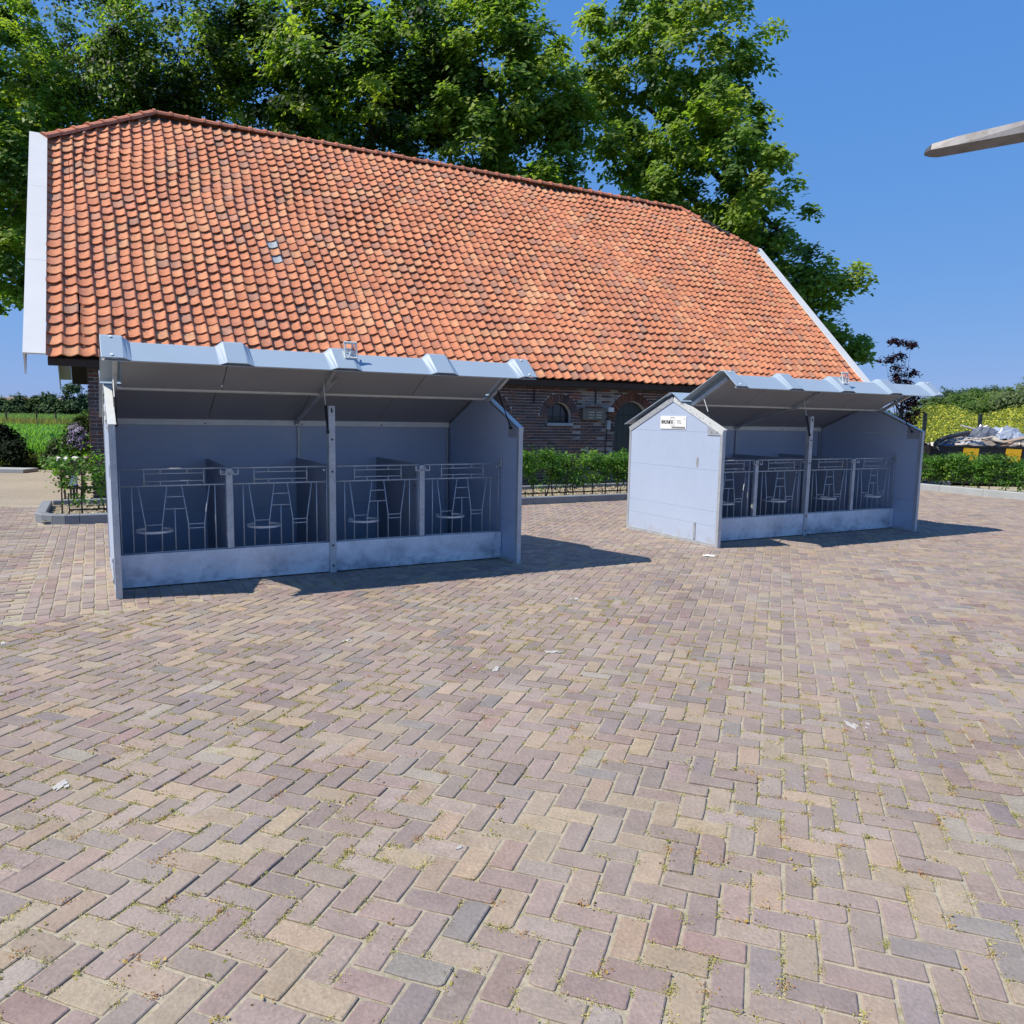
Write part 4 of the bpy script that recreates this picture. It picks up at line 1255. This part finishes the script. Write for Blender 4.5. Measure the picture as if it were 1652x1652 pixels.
# left side: dark bush, lilac, shrub, stacked tiles, lantern
b = px_blobs([(-5, 715, 26, 0), (14, 728, 20, -1), (-25, 735, 30, 0), (25, 742, 10, 0), (5, 700, 14, 0)], 21, .9)
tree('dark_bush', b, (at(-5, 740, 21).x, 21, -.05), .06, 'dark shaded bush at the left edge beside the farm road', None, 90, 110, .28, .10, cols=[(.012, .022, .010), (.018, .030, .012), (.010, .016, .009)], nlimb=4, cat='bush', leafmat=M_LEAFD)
b = px_blobs([(128, 690, 15, 0), (124, 712, 14, 0), (138, 700, 10, 0), (135, 676, 9, 1)], 14.6, .9)
lil = tree('lilac_bush', b, (at(132, 735, 14.6).x, 14.6, 0), .03, 'purple flowering bush against the corner of the barn wall', None, 60, 90, .16, .06, cols=DARKG + HEDGE[:2], nlimb=4, cat='bush')
B_ = px_blobs([(126, 697, 14, -.12), (132, 710, 12, -.12), (118, 706, 8, -.12)], 14.55, .7)
V, c = leaf_cloud(B_, 36, 60, .07, .030, [(.38, .31, .56), (.46, .40, .62), (.28, .22, .46)], up=.6, shell=(.6, 1.0))
link(bpy.data.objects.new('blossom', quads_mesh('blossom', V - np.array(lil.location), c, M_FLOWER)), lil)
b = px_blobs([(100, 722, 14, 0), (92, 735, 10, 0), (112, 735, 12, 0), (80, 738, 8, 0)], 15.4, .9)
tree('low_shrub', b, (at(98, 740, 15.4).x, 15.4, 0), .03, 'low dark green shrub between the crop field and the purple bush', None, 60, 90, .15, .065, cols=DARKG + [HEDGE[0]], nlimb=4, cat='shrub')
# pale ridge tiles stacked on a wooden pallet
c = at(117, 742, 13.2); c.z = 0
st = tag(empty('tile_stack', c, BA + .2), 'pale curved tiles lying on a brown wooden crate behind the hedge end', 'tile stack')
mb = MB()
for k in range(4): mb.box((-.17, -.12 + k * .09, .42), (.17, -.05 + k * .09, .62)); mb.box((-.17 + .09 * k, -.10, .0), (-.14 + .09 * k, -.07, .415))
mb.box((-.20, -.15, .621), (.20, .25, .66)); mb.build('crate', mat('weathered_crate_wood', (.12, .07, .05), rough=.9, noise=(5, .3, 5)), st)
for k in range(4):
    mb = MB(); n = 7; x = -.20 + k * .135; vs = []
    for y in (-.17, .20):
        for r in (.066, .052):
            for q in range(n): t = math.pi * q / (n - 1); vs.append((x + r * math.cos(t), y, .664 + r * math.sin(t) + (.0)))
    fs = []
    for q in range(n - 1): fs += [(q, q + 1, 2 * n + q + 1, 2 * n + q), (n + q, 3 * n + q, 3 * n + q + 1, n + q + 1), (q, n + q, n + q + 1, q + 1), (2 * n + q, 2 * n + q + 1, 3 * n + q + 1, 3 * n + q)]
    mb.add(vs, fs, (.55, .53, .50) if k < 3 else (.30, .20, .17)); mb.build('curved_tile', M_COLR, st)
c = at(119, 790, 12.0)
ln = tag(empty('garden_lamp', (c.x, c.y, 0), .3), 'small grey garden lamp on a post seen through the hedge end', 'lamp')
mb = MB(); mb.tube([(0, 0, 0), (0, 0, .34)], .018, 8); mb.build('post', M_IRON, ln)
mb = MB(); mb.box((-.055, -.055, .34), (.055, .055, .36)); mb.box((-.07, -.07, .52), (.07, .07, .545)); mb.build('lamp_frame', M_IRON, ln)
mb = MB(); mb.box((-.048, -.048, .3605), (.048, .048, .5195), (.62, .66, .70)); mb.build('lamp_shade', M_COLR, ln)
mb = MB(); a = at(-20, 760, 18.9); b2 = at(33, 759, 19.1)
mb.box((0, 0, -.03), (1.9, .62, .055)); o = mb.build('concrete_slab', M_KERBL, loc=(a.x - .9, 18.7, 0))
tag(o, 'flat concrete slab lying at the far side of the farm road', 'slab')

# crop rows, verge grass, far fence
def blades(name, P, hgt, wid, cols, lean, label, cat, mat_=None):
    n = len(P); an = rng.uniform(0, 2 * math.pi, n); d = np.stack([np.cos(an), np.sin(an), np.zeros(n)], 1)
    h = hgt * rng.uniform(.6, 1.25, n); ln_ = lean * rng.uniform(.3, 1.3, n)
    pr = np.stack([-d[:, 1], d[:, 0], np.zeros(n)], 1)
    V = np.empty((n, 4, 3)); up_ = np.array([0, 0, 1.0])
    V[:, 0] = P - pr * wid * .5; V[:, 1] = P + pr * wid * .5
    V[:, 2] = P + d * (ln_ * h)[:, None] + up_ * h[:, None] + pr * wid * .12
    V[:, 3] = P + d * (ln_ * h)[:, None] + up_ * h[:, None] - pr * wid * .12
    c = np.array(cols)[rng.integers(0, len(cols), n)] * rng.uniform(.75, 1.25, n)[:, None]
    o = link(bpy.data.objects.new(name, quads_mesh(name, V, c, mat_ or M_LEAF)))
    return tag(o, label, cat, kind='stuff')
def wedge(n, y0, y1, a0, a1, power=1.0):
    Y = y0 + (y1 - y0) * rng.random(n) ** power; u = rng.uniform(a0, a1, n)
    return np.stack([Y * u, Y, np.full(n, -.06)], 1)
P = wedge(26000, 23.4, 52, -.74, -.535, 1.3)
rowd = np.array([.45, -.89]); q = P[:, 0] * rowd[0] + P[:, 1] * rowd[1]; dq = np.round(q / .75) * .75 - q + rng.normal(size=len(q)) * .09
P[:, 0] += rowd[0] * dq; P[:, 1] += rowd[1] * dq
blades('crop_plants', P, .52, .085, [(.17, .33, .075), (.20, .38, .09), (.13, .27, .06)], .7, 'bright green young maize rows in the field beyond the road', 'crop')
P = wedge(9000, 20.2, 23.2, -.76, -.53); blades('verge_grass', P, .28, .03, [(.09, .12, .035), (.15, .15, .06), (.05, .08, .02)], .5, 'rough grass on the verge between road and crop', 'grass')
P = wedge(9000, 52, 62, -.74, -.54); blades('dry_grass', P, .75, .06, [(.24, .22, .09), (.17, .19, .06), (.28, .25, .12)], .35, 'dry pale grass strip along the far field fence', 'grass')
P = wedge(14000, 62, 150, -.74, -.54); blades('far_crop', P, .55, .22, [(.19, .30, .11), (.23, .33, .13), (.16, .25, .09)], .3, 'pale green far crop reaching to the tree line', 'crop')
ff = tag(empty('field_fence', at(50, 690, 56)), 'thin post and wire fence across the far side of the crop', 'fence'); ff.location.z = 0
fx = [at(px, 690, 56).x for px in (-30, 11, 60, 91, 130)]
for x in fx:
    mb = MB(); mb.tube([(x - ff.location.x, 0, -.1), (x - ff.location.x, 0, 1.25)], .06, 6); mb.build('post', M_STEM, ff)
mb = MB()
for z in (.6, 1.1): mb.tube([(fx[0] - ff.location.x, 0, z), (fx[-1] - ff.location.x, 0, z)], .012, 4)
mb.build('wire', M_STEM, ff)
# far tree line on the left with two houses
FARC = [(.055, .095, .045), (.07, .115, .05), (.08, .13, .055), (.045, .08, .04)]
ft = [('broad far tree at the left edge of the tree line', [(-4, 652, 16, 2, 12), (-14, 660, 14, 0, 10)], 0),
      ('round far tree left of the gap between two house roofs', [(33, 652, 12, 0, 13), (26, 660, 9, 0, 9), (40, 660, 9, 0, 9)], 0),
      ('small pointed far tree in the middle of the tree line', [(55, 657, 8, 0, 12), (56, 648, 4, 0, 7)], 1),
      ('tall ragged far tree with a narrow top', [(76, 645, 9, 0, 11), (72, 656, 11, 0, 12), (84, 657, 9, 0, 12), (75, 637, 5, 0, 6)], 0),
      ('largest far tree, seen under the roof overhang', [(118, 640, 16, 0, 18), (110, 655, 15, 2, 14), (128, 656, 15, 0, 15), (118, 628, 9, 0, 9)], 0),
      ('lighter green low far tree left of the largest one', [(99, 659, 9, 0, 11), (92, 663, 8, 0, 8)], 2),
      ('far tree half hidden by the barn corner', [(141, 655, 9, 4, 14), (152, 650, 12, 5, 16)], 0)]
for lab, bl, kd in ft:
    Bp = px_blobs(bl, 150, .9)
    x = np.mean([q[0] for q in Bp])
    tree('far_tree', Bp, (x, 150.5, -.05), .35, lab, 'trees along the far edge of the field', 70, 60, 1.1, .55, cols=[FARC, DARKG, [(.075, .125, .045), (.06, .10, .04)]][kd], nlimb=3, leafmat=M_LEAFD)
tree('far_thicket', px_blobs([(x, 664 + .8 * math.sin(x), 10, 6, 7) for x in range(-30, 170, 11)], 154, .8), (at(60, 668, 160).x, 160, -.05), .2, 'low dark undergrowth joining the far tree line', None, 260, 50, 1.1, .55, cols=DARKG, nlimb=2, cat='thicket', leafmat=M_LEAFD)
def house(px, Y, w, lab):
    c = at(px, 668, Y); c.z = -.05
    r = tag(empty('farm_house', c, .25), lab, 'house', 'houses beyond the field')
    mb = MB(); mb.box((-w / 2, 0, 0), (w / 2, 7, 2.6), (.30, .19, .15)); mb.build('wall', M_COLR, r)
    mb = MB(); mb.prism([(-.4, 2.55), (3.5, 5.6), (7.4, 2.55)], lambda y, z, k: (k, y, z), -w / 2 - .3, w / 2 + .3, (.36, .215, .165)); rf = mb.build('roof', M_COLR, r)
    mb = MB(); mb.box((w * .2, 3.2, 5.2), (w * .2 + .7, 3.9, 6.4), (.25, .13, .1)); mb.build('chimney', M_COLR, rf)
    for x in (-w * .3, 0, w * .28):
        mb = MB(); mb.box((x - .5, -.04, .9), (x + .5, -.005, 2.1), (.75, .75, .74)); wn = mb.build('window', M_COLR, r)
        mb = MB(); mb.box((x - .42, -.05, .98), (x + .42, -.042, 2.02)); mb.build('pane', M_GLASS, wn)
house(15, 300, 13, 'brick farm house with red roof at the left between far trees')
house(70, 310, 13, 'second red roofed farm house nearer the middle of the far tree line')

# ---- right side: flowering bank, shrubs, wire fence, sapling, waste skip
def mound(name, pts, material):
    mb = MB(); n = len(pts)
    for k in range(n - 1):
        (a0, b0, z0), (a1, b1, z1) = pts[k], pts[k + 1]
    return mb
bank = MB(); rows = [(23.0, -.05), (26, .25), (30, .75), (36, 1.05), (48, 1.15), (70, .9)]
xs_ = np.linspace(8, 60, 14)
vs = [(x, y, z + .08 * math.sin(x * .7 + y)) for y, z in rows for x in xs_]
bank.add(vs, [(r * 14 + k, r * 14 + k + 1, (r + 1) * 14 + k + 1, (r + 1) * 14 + k) for r in range(len(rows) - 1) for k in range(13)])
tag(bank.build('bank', M_GRASS, fix=False), kind='structure')
def bank_z(Y): return np.interp(Y, [r[0] for r in rows], [r[1] for r in rows])
n = 62000
Y = 24.0 + 20 * rng.random(n) ** 1.2; u = rng.uniform(.44, .78, n)
P = np.stack([Y * u, Y, bank_z(Y) + (.95 + .012 * (Y - 24)) * rng.random(n) ** .55 * (1 + .22 * np.sin(u * 60) + .15 * np.sin(u * 137 + Y))], 1)
N = unit(rng.normal(size=(n, 3)) * .6 + np.array([0, 0, .8]))
gsel = rng.random(n) < np.clip((P[:, 2] - bank_z(Y)) * .40 + .16 * np.sin(u * 47 + Y * .7), .03, .36)
cc = np.where(gsel[:, None], np.array([(.60, .55, .06)]), np.array([(.24, .31, .06), (.30, .36, .07), (.16, .24, .055), (.37, .39, .085)])[rng.integers(0, 4, n)]) * rng.uniform(.75, 1.2, n)[:, None]
tag(link(bpy.data.objects.new('flowering_meadow', quads_mesh('flowering_meadow', leaf_quads(P, N, .085), cc, M_FLOWER))), 'yellow flowering meadow plants on the bank behind the wire fence', 'flowers', kind='stuff')
shr = [(1500, 668, 30, 44), (1540, 662, 26, 46), (1575, 657, 30, 50), (1615, 655, 34, 46), (1650, 645, 36, 44), (1690, 640, 40, 46), (1525, 650, 22, 56), (1600, 640, 20, 58), (1560, 645, 18, 60)]
labs = ['rounded shrub just right of the lifted lid tip', 'grey green shrub behind the left fence post', 'light green shrub between the two fence posts', 'mid green shrub above the waste heap', 'tall bush at the right edge of the picture',
        'large bush beyond the right edge', 'dark far bush on the skyline right of the lid', 'dark far bush on the skyline above the right fence post', 'low far bush in the skyline dip']
for (px, py, r, Y), lab in zip(shr, labs):
    col_ = [[(.13, .20, .05), (.16, .23, .06), (.10, .17, .045)], [(.14, .19, .09), (.17, .22, .11)], [(.19, .26, .06), (.15, .22, .05)]][int(rng.integers(3))] if Y < 52 else [(.06, .11, .045), (.08, .13, .05)]
    bl = [(px, py, r, 0, r * .9), (px - r * .6, py + r * .35, r * .7, 1), (px + r * .6, py + r * .3, r * .7, -1), (px + rng.normal() * r * .3, py - r * .45, r * .5, 0)]
    tree('shrub', px_blobs(bl, Y, .9), (at(px, 690, Y).x, Y, float(bank_z(Y)) - .1), .07, lab, 'shrubs on the bank', 80, 70, .42, .19, cols=col_, nlimb=4, cat='shrub')
wf = tag(empty('wire_fence', at(1490, 700, 24.5)), 'dark green wire mesh fence with tall posts in front of the flowering bank', 'fence'); wf.location.z = 0
for px in (1390, 1491, 1580, 1669, 1758):
    x = at(px, 690, 24.5).x - wf.location.x
    mb = MB(); mb.box((x - .045, -.045, -.1), (x + .045, .045, 1.86)); mb.box((x - .05, -.05, 1.862), (x + .05, .05, 1.885)); mb.build('post', M_DGREEN, wf)
mb = MB(); x0, x1 = at(1390, 690, 24.5).x - wf.location.x, at(1758, 690, 24.5).x - wf.location.x
for z in (.1, .55, 1.0, 1.42, 1.72): mb.tube([(x0, -.05, z), (x1, -.05, z)], .007, 4)
for k in range(int((x1 - x0) / .12)): mb.tube([(x0 + k * .12, -.05, .1), (x0 + k * .12, -.05, 1.75)], .0022, 3, cap=False)
mb.build('mesh_wires', M_DGREEN, wf)
# copper maple sapling in tiers
YS = 19.5
b = px_blobs([(1452, 551, 12, 0, 6), (1470, 553, 11, 0, 7), (1440, 550, 9, 0, 4), (1446, 575, 14, 0, 5), (1428, 581, 10, 0, 5), (1462, 574, 9, 0, 5), (1450, 592, 13, 0, 6), (1472, 602, 12, 0, 7), (1446, 607, 12, 0, 8),
              (1455, 617, 18, 0, 7), (1462, 650, 16, 0, 8), (1475, 664, 14, 0, 8), (1458, 676, 14, 0, 9), (1440, 640, 14, 0, 8), (1448, 690, 12, 0, 8), (1470, 640, 14, 0, 8)], YS, .9)
cs = tree('copper_maple', b, (at(1454, 690, YS).x, YS, 0), .032, 'young dark purple copper maple rising behind the rear shelter lid', None, 105, 26, .11, .078, cols=[(.022, .010, .014), (.030, .012, .017), (.015, .008, .010)], nlimb=12, leafmat=M_LEAFD, shell=(.2, 1.0), up=.8)

# waste skip heaped with planks and film
sk_c = at(1600, 735, 19.5); sk_c.z = 0
sk = tag(empty('waste_skip', sk_c, -.06), 'black steel waste skip with yellow patches behind the right hedge', 'skip')
mb = MB()
mb.prism([(-1.15, .06), (1.65, .06), (1.75, .98), (-1.25, .98)], lambda x, z, w: (x, w, z), 0, .05); mb.prism([(-1.15, .06), (1.65, .06), (1.75, .98), (-1.25, .98)], lambda x, z, w: (x, w, z), 1.55, 1.60)
mb.prism([(-1.15, .06), (-1.10, .06), (-1.20, .98), (-1.25, .98)], lambda x, z, w: (x, w, z), .051, 1.549); mb.prism([(1.60, .06), (1.65, .06), (1.75, .98), (1.70, .98)], lambda x, z, w: (x, w, z), .051, 1.549)
mb.box((-1.10, .051, .06), (1.60, 1.549, .10)); mb.build('skip_body', mat('sooty_black_steel', (.018, .017, .017), rough=.6, noise=(6, .4, 6)), sk)
mb = MB(); mb.box((-1.30, -.03, .981), (1.80, .06, 1.02)); mb.box((-1.30, 1.54, .981), (1.80, 1.63, 1.02)); mb.build('rim', M_IRON, sk)
for x in (-.70, .34):
    mb = MB(); mb.prism([(x, .62), (x + .34, .60), (x + .37, .95), (x - .01, .97)], lambda a, z, w: (a, w, z), -.022, -.003, (.75, .42, .01)); mb.build('yellow_patch', M_COLR, sk)
def on_skip(x, y, z): return sk.matrix_basis @ Vector((x, y, z))
bpy.context.view_layer.update()
wl = 'waste heaped in the skip'
def plank(x, y, z, L, w, t, yaw, roll, pitch, col, label, name='waste_plank', cat='plank'):
    mb = MB(); mb.box((-L / 2, -w / 2, -t / 2), (L / 2, w / 2, t / 2), col)
    o = mb.build(name, M_COLR); p = on_skip(x, y, z); o.location = p; o.rotation_euler = (roll, pitch, yaw)
    return tag(o, label, cat, wl)
plank(-.35, .25, 1.10, 1.7, .14, .03, .15, .3, -.22, (.36, .27, .19), 'brown plank sloping up from the left end of the skip')
plank(-.15, .35, 1.22, 1.5, .12, .03, -.1, .5, -.12, (.30, .26, .22), 'greyish plank above the sloping brown one')
plank(.75, .2, 1.12, 1.9, .20, .025, .05, .5, -.10, (.40, .25, .15), 'wide tan board across the right half of the heap')
plank(1.1, .1, 1.03, 1.3, .16, .03, -.05, .7, -.03, (.36, .045, .05), 'red painted board low at the right of the heap')
plank(.2, .12, 1.02, 2.2, .10, .03, .03, .4, .02, (.55, .50, .42), 'pale batten lying along the skip rim')
plank(-.1, .5, 1.40, .9, .10, .02, -.3, .3, .28, (.40, .38, .36), 'thin grey lath sticking up at the top of the heap')
plank(.9, .45, 1.28, 1.5, .11, .03, .1, .3, -.06, (.70, .68, .64), 'white painted plank near the top right of the heap')
plank(.45, .3, 1.18, .9, .22, .02, .4, .6, .05, (.58, .50, .38), 'cream chipboard piece in the middle of the heap', 'chipboard_piece', 'board')
plank(-.95, .15, 1.00, .35, .14, .04, .2, .4, .0, (.03, .10, .42), 'small blue scrap at the left end of the rim', 'blue_scrap', 'scrap')
plank(-.55, .12, 1.03, .3, .16, .05, .5, .6, .0, (.75, .33, .03), 'orange scrap beside the blue one', 'orange_scrap', 'scrap')
plank(1.35, .3, 1.20, .8, .16, .03, .2, .4, .05, (.45, .30, .2), 'short brown board at the right end of the heap')
for k in range(14):
    x = rng.uniform(-1.0, 1.5); plank(x, rng.uniform(.05, .5), 1.04 + rng.uniform(.0, .30) * (1 - abs(x - .3) / 1.6), rng.uniform(.5, 1.3), rng.uniform(.05, .10), .02, rng.uniform(-.5, .5), rng.uniform(0, .8), rng.uniform(-.25, .2),
          [(.34, .26, .19), (.42, .36, .30), (.24, .19, .16), (.50, .47, .42), (.30, .17, .10)][k % 5], 'thin splintered batten among the waste heaped in the skip', 'waste_batten', 'batten')
def film(x, y, z, sx, sy, sz, col, label, name='plastic_film', seed=0):
    mb = MB(); g = 13; r_ = np.random.default_rng(seed); H_ = r_.normal(size=(g, g))
    vs = []
    for j in range(g):
        for i in range(g):
            a, b_ = i / (g - 1) * 2 - 1, j / (g - 1) * 2 - 1
            e = max(0, 1 - a * a) * max(0, 1 - b_ * b_)
            vs.append((a * sx + r_.normal() * .015, b_ * sy + r_.normal() * .015, sz * e ** .7 + H_[j, i] * .035))
    vs += [(v[0], v[1], v[2] - .006) for v in vs]
    fs = [(j * g + i, j * g + i + 1, (j + 1) * g + i + 1, (j + 1) * g + i) for j in range(g - 1) for i in range(g - 1)]
    fs += [tuple(g * g + k for k in f[::-1]) for f in fs]
    mb.add(vs, fs, col); o = mb.build(name, M_PLASTIC, fix=False); o.location = on_skip(x, y, z); o.rotation_euler = (0, 0, -.06)
    return tag(o, label, 'plastic film', wl)
film(.05, .55, 1.22, .42, .30, .28, (.13, .14, .17), 'crumpled dark plastic film at the top left of the heap', seed=3)
film(.55, .50, 1.18, .50, .32, .32, (.33, .37, .45), 'crumpled pale translucent plastic sheet on top of the heap', seed=5)
film(1.45, .6, 1.15, .50, .4, .26, (.20, .22, .25), 'grey plastic sheet at the right of the heap', seed=8)
film(-.45, .30, 1.05, .30, .25, .16, (.42, .44, .48), 'small white crumpled bag on the left slope of the heap', 'plastic_bag', seed=9)
film(.8, .16, 1.03, .30, .14, .14, (.52, .45, .36), 'torn cream wrapping hanging over the skip rim', 'plastic_wrapping', seed=12)
film(.2, .7, 1.0, 1.25, .7, .22, (.24, .21, .19), 'grey brown rubble under the planks filling the skip', 'rubble', seed=20)
# ribbed black hose curling over the left end
mb = MB(); pts = []
P0 = [Vector((-.45, .30, 1.34)), Vector((-.85, .22, 1.26)), Vector((-1.22, .10, 1.16)), Vector((-1.42, -.04, 1.02)), Vector((-1.30, -.09, .86))]
n = 56; rr_ = []
for k in range(n):
    t = k / (n - 1) * (len(P0) - 1); i = min(int(t), len(P0) - 2); f = t - i
    pm, p0_, p1_, p2_ = P0[max(i - 1, 0)], P0[i], P0[i + 1], P0[min(i + 2, len(P0) - 1)]
    pts.append(on_skip(*(.5 * ((2 * p0_) + (p1_ - pm) * f + (2 * pm - 5 * p0_ + 4 * p1_ - p2_) * f * f + (3 * p0_ - pm - 3 * p1_ + p2_) * f ** 3)))); rr_.append(.062 if k % 2 else .046)
mb.tube(pts, rr_, 10, (.035, .037, .045)); o = mb.build('ribbed_hose', M_PLASTIC)
tag(o, 'black ribbed drainage hose hanging over the left end of the skip', 'hose', wl)

# ================================================================== raised forklift tine at the top right
zf = 2.3
far = [atz(1509, 255, zf), atz(1652, 232, zf)]; near = [atz(1530, 236, zf), atz(1652, 211, zf)]; tip = atz(1487, 246, zf)
d = ((far[1] - far[0]).normalized() + (near[1] - near[0]).normalized()).normalized()
a0, n0 = far[0], near[0]
acr = (n0 - a0); acr = acr - d * acr.dot(d); wdt = acr.length; acr.normalize()
LEN = 1.15
root = tag(empty('forklift_fork', tip), 'tapered worn steel forklift tine raised overhead, coming in at the top right', 'fork')
L3 = lambda p: p - tip
def sec(t, w, h, zoff=0):
    c = a0 + d * t + acr * (wdt * .5)
    return [L3(c - acr * w * .5 + Vector((0, 0, zoff))), L3(c + acr * w * .5 + Vector((0, 0, zoff))), L3(c + acr * w * .42 + Vector((0, 0, h))), L3(c - acr * w * .42 + Vector((0, 0, h)))]
tt = (tip - a0).dot(d)
S_ = [sec(tt, wdt * .10, .007, .0), sec(tt * .55, wdt * .60, .011), sec(0.005, wdt * .95, .017), sec(.07, wdt, .024), sec(.35, wdt, .038), sec(LEN, wdt, .055)]
mb = MB(); vs = [p for s in S_ for p in s]; fs = [(3, 2, 1, 0)]
for k in range(len(S_) - 1):
    for q in range(4): fs.append((4 * k + q, 4 * k + (q + 1) % 4, 4 * k + 4 + (q + 1) % 4, 4 * k + 4 + q))
fs.append(tuple(4 * (len(S_) - 1) + q for q in range(4)))
mb.add(vs, fs); mb.build('blade', M_RUST, root)
e = S_[-1]; mb = MB(); up_ = Vector((0, 0, .55))
b0 = [p for p in e]; s1_ = [e[0] + d * .002, e[1] + d * .002, e[1] + d * .045, e[0] + d * .045]
mb.add(s1_ + [p + up_ for p in s1_], [(3, 2, 1, 0), (4, 5, 6, 7), (0, 1, 5, 4), (1, 2, 6, 5), (2, 3, 7, 6), (3, 0, 4, 7)]); mb.build('shank', M_RUST, root)
